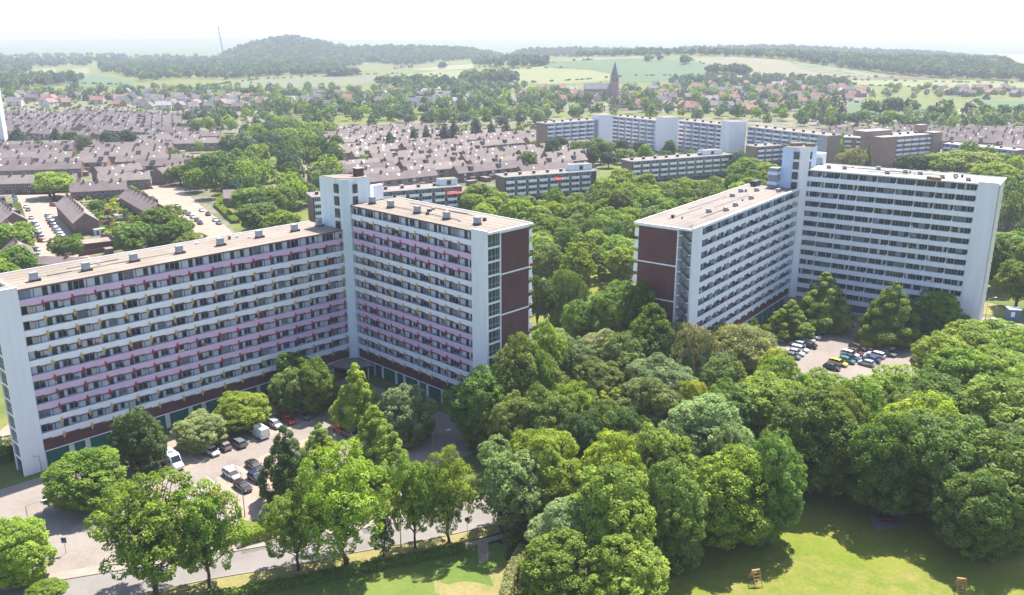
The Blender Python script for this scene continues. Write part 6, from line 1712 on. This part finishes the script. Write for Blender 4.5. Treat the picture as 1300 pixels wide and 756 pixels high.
sign((84, 703), 2.8, 'blue sign on a pole at the junction under the huge tree', 'square', 'kiosk', .5)
sign((45, 722), 2.6, 'small dark sign on a pole left of the junction', 'square', 'dark', .35)
# blue kiosk, yellow skip, green hedge block
p = P(1288, 408); root = empty('kiosk', (p[0], p[1], 0), -.15, label='small blue kiosk with a white roof at the right edge', cat='kiosk')
m = MB(); m.box(ID, -1.6, 1.4, 0, 2.6, 0, 3.2, 'kiosk'); m.build('body', root, (0, 0, 0)); m = MB(); m.box(ID, -1.8, 1.6, -.2, 2.8, 3.202, 3.4, 'white'); m.build('roof', root, (0, 0, 0))
m = MB(); m.box(ID, -1.2, -.2, -.05, -.003, 1.2, 2.6, 'panel'); m.build('notice_panel', root, (0, 0, 0))
p = P(1101, 438); root = empty('skip', (p[0], p[1], .02), -.35, label='yellow rubbish skip behind the black large car', cat='skip')
m = MB(); m.side(Fr((-1.9, 0), (1, 0)), [(.5, 0), (3.3, 0), (3.8, 1.35), (0, 1.35)], -.9, .9, 'skip'); m.build('container', root, (0, 0, 0)); m = MB(); m.box(ID, -1.95, 1.95, -.95, -.86, 1.352, 1.45, 'skip'); m.box(ID, -1.95, 1.95, .86, .95, 1.352, 1.45, 'skip'); m.build('rim', root, (0, 0, 0))
# hedges
def hedge(name, pts, w, h, label, tint, seed, dens=70, size=.15):
    rg_ = np.random.default_rng(seed); C, Nn = [], []
    pts = [np.array(q) for q in pts]
    for a, b in zip(pts[:-1], pts[1:]):
        f = Fr(a, b - a); L = float(np.hypot(*(b - a))); n = int(L * (w + 2 * h) * dens)
        t = rg_.uniform(0, L, n); u = rg_.uniform(0, w + 2 * h, n)
        d = np.where(u < w, u - w / 2, np.where(u < w + h, -w / 2, w / 2)); z = np.where(u < w, h, np.where(u < w + h, u - w, u - w - h))
        nz = np.where(u < w, 1., 0.); nd = np.where(u < w, 0., np.sign(d))
        j = rg_.normal(size=(n, 3)) * .09
        X = f.o[0] + f.u[0] * t + f.n[0] * d; Y = f.o[1] + f.u[1] * t + f.n[1] * d
        hh = 1 + .1 * np.sin(t * 1.1) + .06 * np.sin(t * 2.7)
        C.append(np.stack([X, Y, np.maximum(.05, z * hh)], 1) + j); Nn.append(np.stack([f.n[0] * nd, f.n[1] * nd, nz], 1) + rg_.normal(size=(n, 3)) * .5)
    C, Nn = np.concatenate(C), np.concatenate(Nn)
    me = leaf_mesh(name, C, Nn, size, np.clip(rg_.normal(.5, .22, len(C)), 0, 1), rg_)
    o = link(name, me); o.color = TINT[tint] + (1,); tag(o, label, 'hedge'); return o
hedge('hedge', pxs([(262, 764), (330, 752), (400, 738), (500, 718), (590, 699)]), 1.2, 1.15, 'long clipped hedge along the footpath beside the road', 'mid', 3)
hedge('hedge', pxs([(640, 770), (648, 738), (664, 704)]), 1.5, 1.6, 'brown-topped clipped hedge left of the three lawn trees', 'tan', 4)
hedge('hedge', pxs([(303, 690), (325, 683), (350, 677)]), 2.6, 1.6, 'bright hedge on the strip between the car park and the road', 'bright', 5)
hedge('hedge', pxs([(496, 634), (522, 622), (545, 612)]), 2.0, 1.0, 'low sunlit hedge behind the road left of the pale leafy tree', 'yellow', 6)
hedge('hedge', pxs([(1083, 431), (1108, 437)]), 1.6, 1.2, 'short clipped green hedge in the right car park', 'bright', 7)
hedge('hedge', pxs([(2, 590), (14, 566)]), 3.0, 2.0, 'dark bushes at the near end of the long flats', 'dark', 8)
hedge('hedge', pxs([(290, 246), (276, 262), (300, 284)]), 3.0, 1.5, 'garden hedge round the small brown gabled house', 'fresh', 9, 30, .3)
hedge('hedge', pxs([(78, 264), (104, 312)]), 2.5, 1.4, 'front garden hedge along the straight street', 'mid', 10, 30, .3)
hedge('hedge', pxs([(22, 262), (40, 318)]), 2.5, 1.4, 'front garden hedge on the left of the straight street', 'olive', 11, 30, .3)
# playground frames on the lawn, picnic bench
def frame_obj(px, py, ang, label):
    p = P(px, py); root = empty('climbing_frame', (p[0], p[1], 0), ang, label=label, cat='climbing frame')
    for s_ in (-.55, .55):
        for sg, nm in ((1, 'rail'), (-1, 'rail')):
            m = MB(); m.tube((s_, sg * 1.3, 0), (s_, 0.05 * sg, 2.2), .06, .06, 'wood', 6); m.build(nm, root, (0, 0, 0))
    for sg in (1, -1):
        for k in range(5):
            m = MB(); y = sg * (1.3 - 1.25 * (k + .7) / 5.4); z = 2.2 * (k + .7) / 5.4; m.tube((-.6, y, z), (.6, y, z), .05, .05, 'wood', 6); m.build('rung', root, (0, 0, 0))
    m = MB(); m.box(ID, -.62, .62, -.12, .12, 2.2, 2.32, 'wood'); m.build('top_beam', root, (0, 0, 0))
frame_obj(958, 741, .25, 'small timber climbing frame on the lawn right of the three trees')
frame_obj(1218, 752, -.2, 'second timber climbing frame cut by the bottom edge of the view')
p = P(1126, 662); root = empty('picnic_bench', (p[0], p[1], .02), -.12, label='dark red picnic bench on a paved patch in the tree shade', cat='picnic bench')
m = MB(); m.box(ID, -1.3, 1.3, -.4, .4, .72, .78, 'woodr'); m.build('table_top', root, (0, 0, 0))
for s_ in (-1, 1):
    m = MB(); m.box(ID, -1.3, 1.3, s_ * .62, s_ * .92, .44, .49, 'woodr'); m.build('seat', root, (0, 0, 0))
    m = MB(); m.tube((s_ * .95, -.85, .02), (s_ * .95, -.2, .72), .05, .05, 'woodr', 6); m.tube((s_ * .95, .85, .02), (s_ * .95, .2, .72), .05, .05, 'woodr', 6); m.box(ID, s_ * .95 - .04, s_ * .95 + .04, -.9, .9, .38, .44, 'woodr'); m.build('leg', root, (0, 0, 0))

# ------------------------------------------------------------------ garden clutter between the terraces: sheds one by one, greenery as a mass
SH = []
for (w_, d_, h_, m_, t_) in ((3, 2.4, 2.2, 'brick3', 'roofb'), (2.4, 2.0, 2.1, 'wood', 'dark'), (5.6, 3.0, 2.4, 'brick3', 'roof'), (4, 2.5, 2.3, 'panel', 'roofw')):
    m = MB(); m.box(ID, 0, w_, 0, d_, 0, h_, m_); m.box(ID, -.15, w_ + .15, -.15, d_ + .15, h_ + .002, h_ + .12, t_); m.box(ID, .5, 1.3, -.03, -.002, .02, 1.9, 'door'); SH.append(m.mesh('garden_shed'))
ns = 0
for poly, n, sd, tx in (([(95, 240), (165, 240), (195, 262), (165, 282), (150, 315), (118, 285)], 22, 3, 'in the walled gardens behind the long flats'), ([(440, 172), (690, 165), (760, 196), (630, 222), (470, 224)], 45, 4, 'in the yards of the middle terraces'), ([(-20, 176), (230, 170), (230, 200), (-20, 222)], 40, 5, 'in the yards of the left terraces')):
    for x, y, z in sample(poly, 6, n, sd):
        o = link('garden_shed', SH[(ns * 7 + sd) % 4], None, (x, y, 0), random.choice([.75, 2.3, 0.2])); tag(o, ('brick', 'timber', 'long brick', 'pale')[(ns * 7 + sd) % 4] + ' garden shed ' + tx, 'shed', 'garden sheds'); ns += 1
GR = []
for poly, sp, n, sd in (([(92, 238), (165, 238), (200, 262), (165, 285), (152, 316), (112, 285)], 3.2, 160, 1), ([(430, 165), (690, 160), (765, 196), (630, 222), (470, 224)], 6, 420, 2), ([(-30, 172), (240, 165), (240, 205), (-30, 228)], 6, 380, 3), ([(-30, 140), (330, 135), (330, 165), (-30, 172)], 9, 300, 4), ([(22, 246), (60, 246), (74, 256), (30, 258)], 4, 10, 5), ([(1080, 155), (1320, 155), (1320, 185), (1090, 172)], 8, 160, 6), ([(690, 112), (1080, 112), (1085, 130), (820, 142), (690, 130)], 12, 300, 7), ([(0, 120), (600, 118), (600, 138), (0, 140)], 12, 300, 8)):
    rgg = random.Random(sd)
    for x, y, z in sample(poly, sp, n, 700 + sd, True): GR.append((x, y, z - .2, rgg.uniform(1.6, 3.6), rgg.uniform(2., 4.5), rgg.choice(['mid', 'fresh', 'dark', 'olive', 'yellow', 'mid', 'copper']), 'broad'))
mass_object('shrubbery', GR, 46, 2.6, 'shrubs and small garden trees among the houses', None, 'shrubs', 21, False)
print('cars etc ok', len(GR), ns)

# ------------------------------------------------------------------ terrain sheet
def build_terrain():
    ys = np.concatenate([np.linspace(-400, 1100, 16), np.linspace(1150, 4600, 130), np.geomspace(4700, 15500, 60)])
    us = np.linspace(-1.15, 1.15, 230)
    X = np.outer(np.maximum(ys, 700.), us); Y = np.repeat(ys[:, None], len(us), 1)
    Z = terr(X, Y)
    V = np.stack([X, Y, Z], 2).reshape(-1, 3); nu = len(us)
    i = np.arange(len(ys) - 1)[:, None] * nu + np.arange(nu - 1)[None]
    fc = np.stack([i, i + 1, i + nu + 1, i + nu], 2).reshape(-1, 4)
    me = bpy.data.meshes.new('ground'); me.from_pydata(V.tolist(), [], fc.tolist())
    me.materials.append(M['grass']); me.polygons.foreach_set('use_smooth', [True] * len(fc)); me.update()
    o = link('ground', me); o['kind'] = 'structure'
build_terrain()

# ------------------------------------------------------------------ light, sky, air, camera
SUN_AZ, SUN_EL = R(29), R(60)
w = bpy.data.worlds.new('World'); S.world = w; w.use_nodes = True
nt = w.node_tree; bg = nt.nodes['Background']
sky = nt.nodes.new('ShaderNodeTexSky'); sky.sky_type = 'NISHITA'; sky.sun_disc = False
sky.sun_elevation = SUN_EL; sky.sun_rotation = SUN_AZ; sky.altitude = 100; sky.air_density = 1.0; sky.dust_density = 1.0; sky.ozone_density = 1.0
nt.links.new(sky.outputs[0], bg.inputs['Color']); bg.inputs['Strength'].default_value = 0.125
sl = bpy.data.lights.new('sun', 'SUN'); sl.energy = 5.0; sl.angle = R(0.55); sl.color = (1.0, .95, .86)
so = bpy.data.objects.new('sun', sl); COL.objects.link(so)
from mathutils import Vector
sd = Vector((math.sin(SUN_AZ) * math.cos(SUN_EL), math.cos(SUN_AZ) * math.cos(SUN_EL), math.sin(SUN_EL)))
so.rotation_euler = (-sd).to_track_quat('-Z', 'Y').to_euler(); so.location = (120, 260, 300)

mb = MB(); mb.box(ID, -19500, 19500, -480, 15900, -6, 150, 'white')
hz = mb.build('haze'); hz['kind'] = 'stuff'
hm = bpy.data.materials.new('haze_air'); hm.use_nodes = True; hnt = hm.node_tree
hnt.nodes.remove(hnt.nodes['Principled BSDF'])
pv = hnt.nodes.new('ShaderNodeVolumePrincipled'); pv.inputs['Color'].default_value = (.70, .74, .86, 1); pv.inputs['Density'].default_value = HAZE
pv.inputs['Anisotropy'].default_value = 0.1
hnt.links.new(pv.outputs[0], hnt.nodes['Material Output'].inputs['Volume'])
hz.data.materials.clear(); hz.data.materials.append(hm)

cam = bpy.data.cameras.new('camera'); co = bpy.data.objects.new('camera', cam); COL.objects.link(co)
co.location = (0, 0, H); co.rotation_euler = (R(90) - PITCH, 0, 0)
cam.sensor_fit = 'HORIZONTAL'; cam.sensor_width = 36.0; cam.lens = F / 1300 * 36.0; cam.clip_start = 0.5; cam.clip_end = 40000
S.camera = co
S.view_settings.view_transform = 'Standard'; S.view_settings.look = 'None'; S.view_settings.gamma = 1.0; S.view_settings.use_curve_mapping = False
S.view_settings.exposure = EXPO
S.render.engine = 'CYCLES'
S.cycles.use_denoising = DENOISE
S.cycles.denoiser = 'OPENIMAGEDENOISE'; S.cycles.denoising_input_passes = 'RGB_ALBEDO_NORMAL'; S.cycles.denoising_prefilter = 'ACCURATE'
S.cycles.max_bounces = 5; S.cycles.diffuse_bounces = 2; S.cycles.glossy_bounces = 2; S.cycles.transmission_bounces = 3; S.cycles.volume_bounces = 0
S.cycles.caustics_reflective = False; S.cycles.caustics_refractive = False
S.cycles.use_adaptive_sampling = True; S.cycles.adaptive_threshold = 0.02
